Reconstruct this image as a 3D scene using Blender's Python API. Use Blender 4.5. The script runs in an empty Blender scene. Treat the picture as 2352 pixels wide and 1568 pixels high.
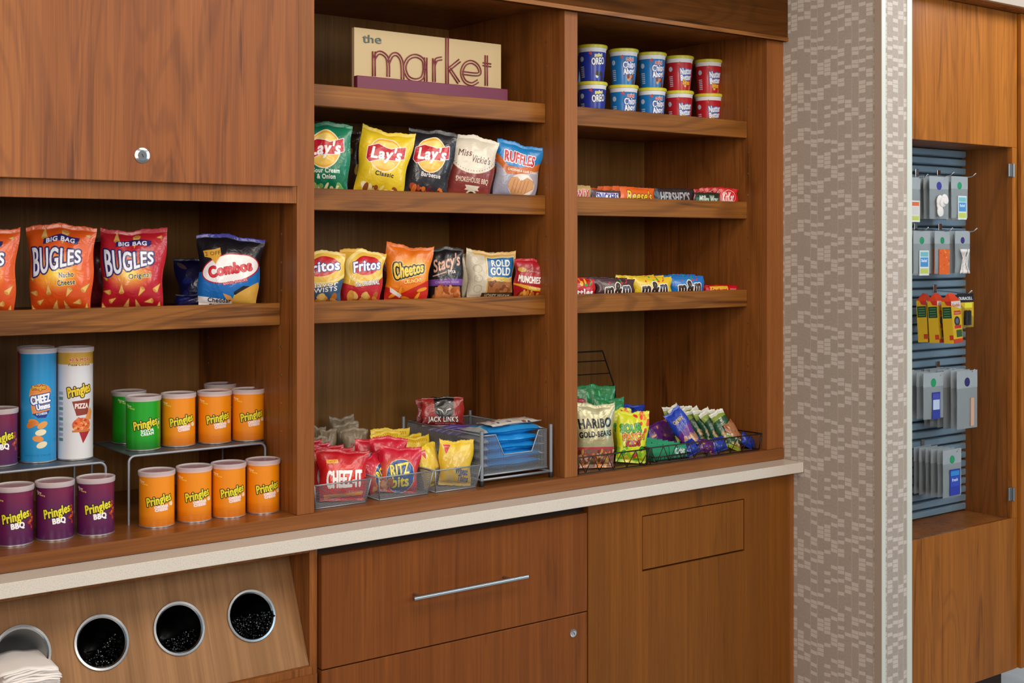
import bpy, bmesh, math, random
import numpy as np
from mathutils import Vector, Matrix, Euler

# ------------------------------------------------------------------ camera
sc = bpy.context.scene
COL = sc.collection
F_PX, CX, HZ, CAMZ = 2983.0, 1176.0, 570.0, 1.5
ANG = math.atan(2276 / 2983.0)
SN, CS = math.sin(ANG), math.cos(ANG)
cam_d = bpy.data.cameras.new('camera')
cam_d.sensor_width = 36
cam_d.lens = F_PX / 2352 * 36
cam_d.shift_y = -(784 - HZ) / 2352
cam_d.clip_start = 0.05
cam = bpy.data.objects.new('camera', cam_d)
cam.location = (0, 0, CAMZ)
cam.rotation_euler = (math.pi / 2, 0, -ANG)
COL.objects.link(cam)
sc.camera = cam

# ------------------------------------------------------------------ light
sc.view_settings.view_transform = 'Standard'
sc.view_settings.look = 'None'
sc.view_settings.gamma = 1
sc.view_settings.use_curve_mapping = False
sc.view_settings.exposure = 0.0
world = bpy.data.worlds.new('world')
sc.world = world
world.use_nodes = True
world.node_tree.nodes['Background'].inputs[0].default_value = (0.86, 0.93, 1.0, 1)
world.node_tree.nodes['Background'].inputs[1].default_value = 0.21


def area(name, loc, aim, size, power, col):
    d = bpy.data.lights.new(name, 'AREA')
    d.shape = 'RECTANGLE'
    d.size, d.size_y = size
    d.energy = power
    d.color = col
    o = bpy.data.objects.new(name, d)
    o.location = loc
    o.rotation_euler = (Vector(aim) - Vector(loc)).to_track_quat('-Z', 'Y').to_euler()
    COL.objects.link(o)
    return o


area('ceiling_panel_light', (0.5, 0.8, 2.74), (0.8, 2.2, 0.8), (1.2, 0.9), 21, (1.0, 0.88, 0.74))
area('ceiling_panel_light', (2.2, 0.8, 2.74), (2.3, 2.2, 0.8), (1.2, 0.9), 21, (1.0, 0.90, 0.78))
area('ceiling_downlight', (4.1, 1.60, 2.7), (3.6, 2.6, 1.9), (0.5, 0.5), 20, (0.86, 0.94, 1.0))
area('window_light', (4.8, -1.8, 2.2), (3.1, 2.2, 1.8), (1.6, 1.4), 40, (0.62, 0.86, 1.0))
area('front_fill_light', (-1.4, -0.4, 2.1), (1.7, 2.8, 1.0), (1.2, 1.0), 34, (1.0, 0.91, 0.80))
area('front_fill_light', (1.4, -1.2, 2.1), (2.2, 2.9, 0.9), (1.4, 1.0), 31, (1.0, 0.91, 0.82))  # fill without a visible fixture, added to brighten the backs of the bays

# ------------------------------------------------------------------ geometry of the view: a pixel of the photo on a real plane


def ray(px, py):
    l = (px - CX) / F_PX
    return (CS * l + SN, -SN * l + CS, -(py - HZ) / F_PX)


def gz(px, py, z):
    r = ray(px, py)
    t = (z - CAMZ) / r[2]
    return Vector((r[0] * t, r[1] * t, z))


def gy(px, py, y):
    r = ray(px, py)
    t = y / r[1]
    return Vector((r[0] * t, y, CAMZ + r[2] * t))


def gx(px, py, x):
    r = ray(px, py)
    t = x / r[0]
    return Vector((x, r[1] * t, CAMZ + r[2] * t))


# ------------------------------------------------------------------ materials
def lin(c):
    if isinstance(c, str):
        c = tuple(int(c[i:i + 2], 16) / 255 for i in (0, 2, 4))
    return tuple((v / 12.92 if v <= 0.04045 else ((v + 0.055) / 1.055) ** 2.4) for v in c[:3])


def mat(name, col, rough=0.5, metal=0.0, **kw):
    m = bpy.data.materials.new(name)
    m.use_nodes = True
    b = m.node_tree.nodes['Principled BSDF']
    b.inputs['Base Color'].default_value = (*lin(col), 1)
    b.inputs['Roughness'].default_value = rough
    b.inputs['Metallic'].default_value = metal
    for k, v in kw.items():
        b.inputs[k.replace('_', ' ')].default_value = v
    return m


class NT:
    def __init__(s, m):
        s.t = m.node_tree
        s.b = s.t.nodes['Principled BSDF']

    def n(s, typ, **kw):
        o = s.t.nodes.new(typ)
        for k, v in kw.items():
            if k.startswith('i_'):
                o.inputs[k[2:].replace('_', ' ')].default_value = v
            else:
                setattr(o, k, v)
        return o

    def l(s, a, b):
        s.t.links.new(a, b)

    def math(s, op, a, b=None, c=None):
        o = s.t.nodes.new('ShaderNodeMath')
        o.operation = op
        for i, v in enumerate((a, b, c)):
            if v is None:
                continue
            if isinstance(v, (int, float)):
                o.inputs[i].default_value = v
            else:
                s.l(v, o.inputs[i])
        return o.outputs[0]

    def mix(s, fac, a, b, mode='MIX'):
        o = s.t.nodes.new('ShaderNodeMix')
        o.data_type = 'RGBA'
        o.blend_type = mode
        for i, v in ((0, fac), (6, a), (7, b)):
            if isinstance(v, (int, float)):
                o.inputs[i].default_value = v
            elif isinstance(v, tuple):
                o.inputs[i].default_value = (*v, 1)
            else:
                s.l(v, o.inputs[i])
        return o.outputs[2]

    def ramp(s, fac, a, b):
        o = s.t.nodes.new('ShaderNodeMapRange')
        s.l(fac, o.inputs[0])
        o.inputs[1].default_value = a
        o.inputs[2].default_value = b
        return o.outputs[0]


def wood(name, light, mid, dark, axis='Z', figure=0.5, rough=0.42, streak=0.5, stripes=0.5, slope=False, spec=0.22):
    m = mat(name, light, rough, Specular_IOR_Level=spec)
    t = NT(m)
    tc = t.n('ShaderNodeTexCoord')
    oi = t.n('ShaderNodeObjectInfo')
    off = t.n('ShaderNodeVectorMath', operation='MULTIPLY')
    off.inputs[1].default_value = (9.0, 5.0, 7.0)
    cmb = t.n('ShaderNodeCombineXYZ')
    for i in range(3):
        t.l(oi.outputs['Random'], cmb.inputs[i])
    t.l(cmb.outputs[0], off.inputs[0])
    ad = t.n('ShaderNodeVectorMath', operation='ADD')
    t.l(tc.outputs['Object'], ad.inputs[0])
    t.l(off.outputs[0], ad.inputs[1])

    def nz(cross, along, detail=3, dist=0.0, rg=0.5):
        s = [cross] * 3
        s['XYZ'.index(axis)] = along
        if slope:
            s[1] = along
        v = t.n('ShaderNodeVectorMath', operation='MULTIPLY')
        v.inputs[1].default_value = s
        t.l(ad.outputs[0], v.inputs[0])
        n = t.n('ShaderNodeTexNoise', i_Scale=1.0, i_Detail=detail, i_Roughness=rg, i_Distortion=dist)
        t.l(v.outputs[0], n.inputs['Vector'])
        return n.outputs['Fac']
    fig = nz(7, 0.9, 2, 0.6)
    rings = t.math('SINE', t.math('MULTIPLY', fig, 75.0))
    rings = t.ramp(rings, 0.1, 1.0)
    broad = t.ramp(nz(16, 0.6, 2), 0.3, 0.7)
    fine = t.ramp(nz(330, 4, 2), 0.35, 0.7)
    med = t.ramp(nz(90, 1.2, 3), 0.38, 0.68)
    stk = t.ramp(nz(20, 1.3, 3, 1.6, 0.55), 0.60, 0.72)
    flame = t.ramp(nz(11, 1.6, 1, 0.4), 0.62, 0.70)
    flame = t.math('MULTIPLY', flame, t.ramp(nz(60, 2.0, 2, 1.0), 0.40, 0.60))
    c = t.mix(broad, lin(light), lin(mid))
    c = t.mix(t.math('MULTIPLY', med, stripes), c, lin(mid))
    c = t.mix(t.math('MULTIPLY', rings, 0.24 * figure), c, lin(dark))
    c = t.mix(t.math('MULTIPLY', stk, streak), c, lin(dark))
    c = t.mix(t.math('MULTIPLY', flame, min(0.85, streak * (1.0 if figure >= .4 else .2))), c, lin(dark))
    c = t.mix(t.math('MULTIPLY', fine, 0.30), c, lin(dark))
    t.l(c, t.b.inputs['Base Color'])
    bp = t.n('ShaderNodeBump', i_Strength=0.12, i_Distance=0.0006)
    t.l(fine, bp.inputs['Height'])
    t.l(bp.outputs[0], t.b.inputs['Normal'])
    return m


M = {}
M['wood_door'] = wood('cherry_veneer_figured', 'A26230', '8A4E26', '4E2A1C', 'Z', 1.0, 0.40, 0.7)
M['wood_frame'] = wood('cherry_veneer_frame', '9E6230', '8A5026', '5A3216', 'Z', 0.35, 0.42, 0.3)
M['wood_front'] = wood('cherry_veneer_front', '8A4C1A', '763F14', '46220A', 'Z', 0.25, 0.42, 0.4, 0.8)
M['wood_in'] = wood('cherry_veneer_inside', 'A4622E', '844C1E', '3C1E08', 'Z', 0.6, 0.40, 0.55)
M['wood_back'] = wood('cherry_veneer_back', 'A87640', '8A602E', '523414', 'Z', 0.2, 0.5, 0.3, 0.9)
M['wood_shelf'] = wood('solid_cherry_nosing', 'A2682E', '84501F', '4A2810', 'X', 1.5, 0.38, 0.9)
M['wood_rail'] = wood('cherry_veneer_rail', '945A28', '7C4820', '56300F', 'X', 0.4, 0.30, 0.35, spec=.4)
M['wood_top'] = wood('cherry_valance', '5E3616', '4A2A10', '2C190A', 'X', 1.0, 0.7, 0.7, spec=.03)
M['wood_niche'] = wood('light_walnut_laminate', 'AE8054', '90663F', '6A482C', 'Z', 0.0, 0.5, 0.5, 1.0, slope=True)
M['wood_right'] = wood('amber_cherry_veneer', 'B86E26', '9C591C', '5A300C', 'Z', 0.9, 0.4, 0.6)
M['wood_case'] = wood('case_side_veneer', 'A8662C', '8A4E1A', '48260A', 'Z', 0.9, 0.45, 0.8)
M['dark'] = mat('dark_recess', '2A170C', 0.8)
M['steel'] = mat('brushed_steel', 'B4B6B8', 0.22, 1.0)
M['chrome'] = mat('polished_chrome', 'DADBDD', 0.12, 1.0)
M['hinge'] = mat('satin_nickel', '8E9294', 0.45, 0.9)
M['steel_cup'] = mat('spun_steel', 'A8A9AA', 0.42, 0.7)
M['wire'] = mat('silver_painted_wire', '9BA2AB', 0.4, 0.55)
M['wire_dark'] = mat('dark_bronze_wire', '3A3432', 0.45, 0.6)
M['mesh_grey'] = mat('silver_mesh_paint', '9AA0A6', 0.42, 0.5)
M['rubber'] = mat('black_rubber', '141414', 0.6)
M['white'] = mat('white_paint', 'E8E6E0', 0.6)
M['trimwhite'] = mat('corner_guard_vinyl', 'CFD2C8', 0.45)
M['trimtan'] = mat('corner_guard_vinyl_side', 'A39181', 0.45)
M['black_plastic'] = mat('black_plastic', '050505', 0.30, Specular_IOR_Level=0.35)
M['straw'] = mat('black_straw', '0A0A0B', 0.16)
M['paper'] = mat('napkin_paper', 'F1E9E4', 0.85)
M['lid_clear'] = mat('translucent_lid', 'F6EEF0', 0.15, 0, Alpha=0.5)
M['lid_window'] = mat('clear_lid_window', 'F6ECEE', 0.1, 0, Alpha=0.16)
M['can_seal'] = mat('foil_seal', 'A84A58', 0.3, 0.3)
M['can_rim'] = mat('can_metal', 'D8D4D2', 0.3, 0.9)
M['cup_white'] = mat('cup_plastic', 'EEF0F2', 0.35)
M['cup_lid'] = mat('yellow_lid', 'DDD436', 0.35)
M['slat'] = mat('slatwall_blue_grey', '869FB0', 0.42, 0.1)
M['slat_end'] = mat('slatwall_groove', '2E3740', 0.6)
M['card'] = mat('grey_card', 'A6ACAF', 0.6)
M['pouch'] = mat('frosted_pouch', 'A8AEB0', 0.3, 0, Alpha=0.66)
M['brass'] = mat('shelf_pin_sleeve', 'A98A63', 0.4, 0.8)
M['sign_cream'] = mat('cream_acrylic', 'C8AE80', 0.5)
M['sign_wine'] = mat('burgundy_acrylic', '742440', 0.45)
M['sign_grey'] = mat('grey_letter', '5D6A66', 0.5)
M['sign_cut'] = mat('burgundy_letter', '84303C', 0.45)

# countertop: off-white quartz with fine specks
M['quartz'] = mat('speckled_quartz', 'CFC1AE', 0.28)
t = NT(M['quartz'])
tc = t.n('ShaderNodeTexCoord')
n1 = t.n('ShaderNodeTexNoise', i_Scale=420.0, i_Detail=2.0)
n2 = t.n('ShaderNodeTexVoronoi', i_Scale=240.0)
n3 = t.n('ShaderNodeTexNoise', i_Scale=900.0, i_Detail=1.0)
for q in (n1, n2, n3):
    t.l(tc.outputs['Object'], q.inputs['Vector'])
c = t.mix(t.ramp(n1.outputs['Fac'], 0.3, 0.7), lin('DCD2C6'), lin('CABFB2'))
c = t.mix(t.math('MULTIPLY', t.math('LESS_THAN', n2.outputs['Distance'], 0.16), 0.5), c, lin('8C7B69'))
c = t.mix(t.math('MULTIPLY', t.ramp(n3.outputs['Fac'], 0.6, 0.7), 0.3), c, lin('EFE6D8'))
t.l(c, t.b.inputs['Base Color'])


def wallpaper():
    m = mat('woven_mosaic_wallpaper', '9B8C80', 0.7)
    t = NT(m)
    tc = t.n('ShaderNodeTexCoord')
    sp = t.n('ShaderNodeSeparateXYZ')
    t.l(tc.outputs['Object'], sp.inputs[0])
    u = t.math('DIVIDE', t.math('ADD', t.math('ADD', sp.outputs[0], sp.outputs[1]), 20.0), 0.0245)
    col = t.math('FLOOR', u)
    fu = t.math('FRACT', u)
    wn0 = t.n('ShaderNodeTexWhiteNoise', noise_dimensions='1D')
    t.l(col, wn0.inputs['W'])
    r0 = wn0.outputs['Value']
    # per column: tilt of the tiles and a phase
    tilt = t.math('MULTIPLY', t.math('SUBTRACT', r0, 0.35), t.math('MULTIPLY', fu, 0.55))
    v = t.math('DIVIDE', t.math('ADD', sp.outputs[2], 5.0), 0.0122)
    v = t.math('ADD', t.math('SUBTRACT', v, tilt), t.math('MULTIPLY', r0, 3.0))
    row = t.math('FLOOR', v)
    fv = t.math('FRACT', v)
    rr = t.math('MODULO', row, 22.0)
    cc = t.math('MODULO', col, 26.0)
    cb = t.n('ShaderNodeCombineXYZ')
    t.l(cc, cb.inputs[0])
    t.l(rr, cb.inputs[1])
    wn = t.n('ShaderNodeTexWhiteNoise', noise_dimensions='2D')
    t.l(cb.outputs[0], wn.inputs['Vector'])
    dens = t.math('ADD', 0.50, t.math('MULTIPLY', r0, 0.16))
    on = t.math('GREATER_THAN', wn.outputs['Value'], dens)
    inside = t.math('MULTIPLY', t.math('GREATER_THAN', fu, 0.1), t.math('GREATER_THAN', fv, 0.16))
    on = t.math('MULTIPLY', on, inside)
    lines = t.math('MULTIPLY', t.math('LESS_THAN', fu, 0.05), t.math('GREATER_THAN', r0, 0.55))
    weave = t.n('ShaderNodeTexNoise', i_Scale=1.0, i_Detail=2.0)
    vm = t.n('ShaderNodeVectorMath', operation='MULTIPLY')
    vm.inputs[1].default_value = (500, 500, 220)
    t.l(tc.outputs['Object'], vm.inputs[0])
    t.l(vm.outputs[0], weave.inputs['Vector'])
    base = t.mix(t.ramp(weave.outputs['Fac'], 0.3, 0.7), lin('A09184'), lin('AEA094'))
    c = t.mix(t.math('MULTIPLY', lines, 0.55), base, lin('CFC4B9'))
    c = t.mix(t.math('MULTIPLY', on, 0.8), c, lin('CDC1B6'))
    t.l(c, t.b.inputs['Base Color'])
    return m


M['wallpaper'] = wallpaper()

# floor: pale marble-look tile
M['floor'] = mat('pale_stone_tile', 'C9CACB', 0.3)
t = NT(M['floor'])
tc = t.n('ShaderNodeTexCoord')
n1 = t.n('ShaderNodeTexNoise', i_Scale=5.0, i_Detail=6.0, i_Distortion=1.5)
t.l(tc.outputs['Object'], n1.inputs['Vector'])
t.l(t.mix(t.ramp(n1.outputs['Fac'], 0.3, 0.7), lin('DCDDDE'), lin('B4B6BA')), t.b.inputs['Base Color'])


# ------------------------------------------------------------------ scene helpers
def woff(p):
    v = Vector((0, 0, 0))
    while p is not None:
        v += p.location
        p = p.parent
    return v


def thing(name, label, cat, loc=(0, 0, 0), rot=(0, 0, 0), group=None):
    o = bpy.data.objects.new(name, None)
    o.empty_display_size = 0.05
    o.location = loc
    o.rotation_euler = rot
    COL.objects.link(o)
    o['label'] = label
    o['category'] = cat
    if group:
        o['group'] = group
    return o


def tag(o, label, cat, group=None, kind=None):
    o['label'] = label
    o['category'] = cat
    if group:
        o['group'] = group
    if kind:
        o['kind'] = kind
    return o


class MB:
    def __init__(s):
        s.v, s.f, s.uv, s.mi = [], [], [], []

    def face(s, idx, uv=None, mi=0):
        s.f.append(tuple(idx))
        s.uv.append(uv)
        s.mi.append(mi)

    def box(s, x0, x1, y0, y1, z0, z1, R=None, mi=0):
        b = len(s.v)
        for z in (z0, z1):
            for x, y in ((x0, y0), (x1, y0), (x1, y1), (x0, y1)):
                p = Vector((x, y, z))
                s.v.append(R @ p if R else p)
        for q in ((3, 2, 1, 0), (4, 5, 6, 7), (0, 1, 5, 4), (1, 2, 6, 5), (2, 3, 7, 6), (3, 0, 4, 7)):
            s.face([b + i for i in q], None, mi)
        return s

    def tube(s, pts, r, n=8, cap=True, mi=0):
        pts = [Vector(p) for p in pts]
        b = len(s.v)
        prev = None
        for i, p in enumerate(pts):
            d = (pts[min(i + 1, len(pts) - 1)] - pts[max(i - 1, 0)]).normalized()
            a = Vector((0, 0, 1)) if abs(d.z) < 0.9 else Vector((1, 0, 0))
            if prev is not None:
                a = prev
            x = d.cross(a).normalized()
            y = x.cross(d).normalized()
            prev = y
            rr = r[i] if isinstance(r, (list, tuple)) else r
            for k in range(n):
                t_ = 2 * math.pi * k / n
                s.v.append(p + x * math.cos(t_) * rr + y * math.sin(t_) * rr)
        for i in range(len(pts) - 1):
            for k in range(n):
                k2 = (k + 1) % n
                s.face((b + i * n + k, b + i * n + k2, b + (i + 1) * n + k2, b + (i + 1) * n + k), None, mi)
        if cap:
            s.face([b + k for k in range(n)][::-1], None, mi)
            e = b + (len(pts) - 1) * n
            s.face([e + k for k in range(n)], None, mi)
        return s

    def lathe(s, prof, n=40, R=None, uvf=None, mi=0):
        """prof: (radius, z) from bottom to top"""
        b = len(s.v)
        for r, z in prof:
            for k in range(n):
                a = 2 * math.pi * k / n
                p = Vector((r * math.sin(a), -r * math.cos(a), z))
                s.v.append(R @ p if R else p)
        for i in range(len(prof) - 1):
            for k in range(n):
                k2 = (k + 1) % n
                uv = None
                if uvf:
                    uv = [uvf(kk / n, prof[ii][1]) for kk, ii in ((k, i), (k + 1, i), (k + 1, i + 1), (k, i + 1))]
                s.face((b + i * n + k, b + i * n + k2, b + (i + 1) * n + k2, b + (i + 1) * n + k), uv, mi)
        return s

    def build(s, name, m, parent=None, smooth=False, world=True, data_only=False):
        me = bpy.data.meshes.new(name)
        off = woff(parent) if (world and parent is not None) else Vector((0, 0, 0))
        me.from_pydata([tuple(Vector(v) - off) for v in s.v], [], s.f)
        for q in (m if isinstance(m, (list, tuple)) else [m]):
            me.materials.append(q)
        if any(u is not None for u in s.uv):
            lay = me.uv_layers.new(name='UVMap')
            arr = []
            for f, u in zip(s.f, s.uv):
                arr.extend(u if u is not None else [(0, 0)] * len(f))
            lay.data.foreach_set('uv', np.array(arr, dtype=np.float32).ravel())
        if any(s.mi):
            me.polygons.foreach_set('material_index', s.mi)
        me.polygons.foreach_set('use_smooth', [bool(smooth)] * len(s.f))
        if smooth == 'auto':
            me.set_sharp_from_angle(angle=math.radians(38))
        me.update()
        if data_only:
            return me
        o = bpy.data.objects.new(name, me)
        COL.objects.link(o)
        o.parent = parent
        return o


def bx(name, x0, x1, y0, y1, z0, z1, m, parent=None, bev=0.0008):
    """one bevelled board in world coordinates"""
    bm = bmesh.new()
    bmesh.ops.create_cube(bm, size=1)
    for v in bm.verts:
        v.co = Vector((x0 + (v.co.x + .5) * (x1 - x0), y0 + (v.co.y + .5) * (y1 - y0), z0 + (v.co.z + .5) * (z1 - z0)))
    if bev:
        bmesh.ops.bevel(bm, geom=bm.edges[:], offset=bev, segments=1, affect='EDGES', profile=0.5)
    me = bpy.data.meshes.new(name)
    off = woff(parent) if parent else Vector((0, 0, 0))
    for v in bm.verts:
        v.co -= off
    bm.to_mesh(me)
    bm.free()
    me.materials.append(m)
    o = bpy.data.objects.new(name, me)
    COL.objects.link(o)
    o.parent = parent
    return o


def struct(o):
    o['kind'] = 'structure'
    return o


# ------------------------------------------------------------------ little raster painter for printed packaging
SS = 2
_G = {}


def _load_glyphs(chars):
    """outline segments and advance width of every character of the built-in font"""
    cu = bpy.data.curves.new('glyph', 'FONT')
    cu.fill_mode = 'NONE'
    cu.resolution_u = 4
    ob = bpy.data.objects.new('glyph', cu)
    COL.objects.link(ob)

    def segs(txt):
        cu.body = txt
        bpy.context.view_layer.update()
        dg = bpy.context.evaluated_depsgraph_get()
        me = ob.evaluated_get(dg).to_mesh()
        v = np.array([x.co[:2] for x in me.vertices], dtype=np.float64).reshape(-1, 2)
        e = np.array([x.vertices[:] for x in me.edges], dtype=int).reshape(-1, 2)
        ob.evaluated_get(dg).to_mesh_clear()
        return v[e] if len(e) else np.zeros((0, 2, 2))
    cap = segs('H')[:, :, 1].max()
    bar = segs('|')[:, :, 0].min()
    for ch in chars:
        s = segs(ch)
        both = segs(ch + '|')
        adv = both[:, :, 0].max() - (segs('|')[:, :, 0].max() - bar) - bar
        _G[ch] = (s / cap, max(adv, 0.12) / cap)
    bpy.data.objects.remove(ob)
    bpy.data.curves.remove(cu)


_load_glyphs("ABCDEFGHIJKLMNOPRSTUVWXYZQabcdefghijklmnopqrstuvwxyz0123456789%&'-.!")
_G[' '] = (np.zeros((0, 2, 2)), 0.42)


class Cv:
    def __init__(s, A, bg, W=300):
        s.W = W * SS
        s.H = int(round(W * A)) * SS
        s.A = A
        s.px = np.empty((s.H, s.W, 3), np.float32)
        s.px[:] = s.c(bg)

    @staticmethod
    def c(h):
        return np.array([int(h[i:i + 2], 16) / 255 for i in (0, 2, 4)], np.float32)

    def parity(s, seg):
        """seg: (N,2,2) in unit coordinates"""
        par = np.zeros((s.H, s.W + 1), np.int32)
        if len(seg) == 0:
            return par[:, :s.W] > 0
        p = seg * s.W
        y0, y1 = p[:, 0, 1], p[:, 1, 1]
        sw = y0 > y1
        a = np.where(sw[:, None], p[:, 1], p[:, 0])
        b = np.where(sw[:, None], p[:, 0], p[:, 1])
        r0 = np.clip(np.ceil(a[:, 1] - .5), 0, s.H).astype(int)
        r1 = np.clip(np.ceil(b[:, 1] - .5), 0, s.H).astype(int)
        n = r1 - r0
        k = n > 0
        a, b, r0, n = a[k], b[k], r0[k], n[k]
        if len(n) == 0:
            return par[:, :s.W] > 0
        idx = np.repeat(np.arange(len(n)), n)
        rows = r0[idx] + (np.arange(n.sum()) - np.repeat(np.cumsum(n) - n, n))
        tt = (rows + .5 - a[idx, 1]) / (b[idx, 1] - a[idx, 1])
        xs = a[idx, 0] + tt * (b[idx, 0] - a[idx, 0])
        cols = np.clip(np.ceil(xs - .5), 0, s.W).astype(int)
        np.add.at(par, (rows, cols), 1)
        return (np.cumsum(par, 1)[:, :s.W] % 2).astype(bool)

    @staticmethod
    def dil(m, r):
        if r < 0.5 or not m.any():
            return m
        R = int(math.ceil(r)) + 1
        ys, xs = np.where(m)
        y0, y1 = max(ys.min() - R, 0), min(ys.max() + R + 1, m.shape[0])
        x0, x1 = max(xs.min() - R, 0), min(xs.max() + R + 1, m.shape[1])
        sub = np.pad(m[y0:y1, x0:x1], R)
        out = sub.copy()
        rr = r
        while rr >= 0.9:
            for k in range(16):
                dx, dy = int(round(rr * math.cos(k * math.pi / 8))), int(round(rr * math.sin(k * math.pi / 8)))
                out |= np.roll(np.roll(sub, dx, 1), dy, 0)
            rr -= 1.6
        res = m.copy()
        res[y0:y1, x0:x1] = out[R:-R, R:-R]
        return res

    def fill(s, m, col, alpha=1.0):
        c_ = s.c(col)
        s.px[m] = s.px[m] * (1 - alpha) + c_ * alpha

    def seg(s, pts):
        p = np.array(pts, float)
        return np.stack([p, np.roll(p, -1, 0)], 1)

    def poly(s, pts, col, out=None, ow=0.01, alpha=1):
        m = s.parity(s.seg(pts))
        if out:
            s.fill(s.dil(m, ow * s.W), out)
        s.fill(m, col, alpha)
        return m

    def rect(s, x0, y0, x1, y1, col, alpha=1):
        return s.poly([(x0, y0), (x1, y0), (x1, y1), (x0, y1)], col, alpha=alpha)

    def ell(s, cx, cy, rx, ry, col, rot=0, out=None, ow=0.01, alpha=1, a0=0, a1=360):
        r = math.radians(rot)
        pts = []
        for k in range(48):
            a = math.radians(a0 + (a1 - a0) * k / (48 if a1 - a0 >= 360 else 47))
            x, y = rx * math.cos(a), ry * math.sin(a)
            pts.append((cx + x * math.cos(r) - y * math.sin(r), cy + x * math.sin(r) + y * math.cos(r)))
        return s.poly(pts, col, out, ow, alpha)

    def grad(s, y0, y1, c0, c1, m=None):
        yy = (np.arange(s.H) + .5) / s.W
        t_ = np.clip((yy - y0) / (y1 - y0), 0, 1)[:, None, None]
        g = np.broadcast_to((s.c(c0) * (1 - t_) + s.c(c1) * t_).astype(np.float32), s.px.shape)
        if m is None:
            k = (yy >= y0) & (yy <= y1)
            s.px[k] = g[k]
        else:
            s.px[m] = g[m]

    def glow(s, cx, cy, rx, ry, col, a=1.0):
        yy, xx = np.mgrid[0:s.H, 0:s.W]
        d = np.hypot((xx / s.W - cx) / rx, (yy / s.W - cy) / ry)
        al = (np.clip(1 - d, 0, 1) ** 0.8 * a)[:, :, None].astype(np.float32)
        s.px = s.px * (1 - al) + s.c(col) * al

    def blot(s, x0, y0, x1, y1, cols, n, r, rng, m=None):
        keep = s.px.copy() if m is not None else None
        for _ in range(n):
            s.ell(rng.uniform(x0, x1), rng.uniform(y0, y1), r * rng.uniform(.6, 1.4), r * rng.uniform(.35, .9),
                  rng.choice(cols), rng.uniform(0, 180))
        if m is not None:
            s.px[~m] = keep[~m]

    def cone(s, cx, cy, L, rot, col='E9B765', dk='B9752E'):
        r = math.radians(rot)

        def q(x, y):
            return (cx + x * math.cos(r) - y * math.sin(r), cy + x * math.sin(r) + y * math.cos(r))
        s.poly([q(0, L), q(-L * .42, -L * .35), q(-.2 * L, -.52 * L), q(.2 * L, -.52 * L), q(L * .42, -L * .35)], col, dk, 0.006)
        a, b = q(0, -L * .36)
        s.ell(a, b, L * .36, L * .15, dk, rot, alpha=0.6)

    def text(s, tx, cx, cy, size, col, out=None, ow=0.0, bold=0.0, shear=0.0, rot=0.0, arc=0.0, maxw=None, sx=1.0, hf=None, out2=None, ow2=0.0, sp=0.07):
        bold *= 0.6
        pen, segs = 0.0, []
        for ch in tx:
            g, adv = _G.get(ch, _G[' '])
            if len(g):
                q = g.copy()
                q[:, :, 0] += pen
                segs.append(q)
            pen += adv + sp
        if not segs:
            return
        p = np.concatenate(segs)
        w = pen
        k = sx
        if maxw:
            k = maxw / (w * size)
        X, Y = p[:, :, 0], p[:, :, 1].copy()
        tn = X / w
        if hf:
            lo, hi = hf
            top = lo[0] + (lo[1] - lo[0]) * tn
            bot = hi[0] + (hi[1] - hi[0]) * tn
            Y = bot + Y * (top - bot)
        Y = Y * size + arc * (1 - (2 * tn - 1) ** 2)
        Xs = (X - w / 2) * size * k + (Y) * shear
        Yc = Y - size / 2
        r = math.radians(rot)
        q = np.stack([cx + Xs * math.cos(r) - Yc * math.sin(r), cy + Xs * math.sin(r) + Yc * math.cos(r)], 2)
        m = s.dil(s.parity(q), bold * s.W)
        if out2:
            s.fill(s.dil(m, (ow + ow2) * s.W), out2)
        if out:
            s.fill(s.dil(m, ow * s.W), out)
        s.fill(m, col)

    def image(s, name):
        h, w = s.H // SS, s.W // SS
        a = s.px.reshape(h, SS, w, SS, 3).mean((1, 3))
        px = np.ones((h, w, 4), np.float32)
        px[:, :, :3] = a
        im = bpy.data.images.new(name, w, h)
        im.pixels.foreach_set(px.ravel())
        im.update()
        im.pack()
        return im


_P = {}


def printed(name, fn, rough=0.32, metal=0.0, coat=0.3, **kw):
    """material of one printed wrapper, painted once"""
    if name not in _P:
        crinkle = name.startswith('print') and 'insert' not in name and 'cup' not in name and 'camera' not in name and 'gum' not in name[:9]
        im = fn(**kw).image(name)
        m = mat(name, 'FFFFFF', rough, metal)
        m.node_tree.nodes['Principled BSDF'].inputs['Coat Weight'].default_value = coat
        m.node_tree.nodes['Principled BSDF'].inputs['Coat Roughness'].default_value = 0.12
        n = m.node_tree.nodes.new('ShaderNodeTexImage')
        n.image = im
        n.extension = 'EXTEND'
        if crinkle:
            t_ = NT(m)
            c1 = t_.n('ShaderNodeTexCoord')
            c2 = t_.n('ShaderNodeTexNoise', i_Scale=42.0, i_Detail=2.0, i_Distortion=1.2)
            c3 = t_.n('ShaderNodeBump', i_Strength=0.38, i_Distance=0.004)
            t_.l(c1.outputs['Object'], c2.inputs['Vector'])
            t_.l(c2.outputs['Fac'], c3.inputs['Height'])
            t_.l(c3.outputs[0], t_.b.inputs['Normal'])
            t_.l(c3.outputs[0], t_.b.inputs['Coat Normal'])
            t_.b.inputs['Roughness'].default_value = min(rough, .3)
        m.node_tree.links.new(n.outputs[0], m.node_tree.nodes['Principled BSDF'].inputs['Base Color'])
        _P[name] = m
    return _P[name]


rg = random.Random(7)


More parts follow.
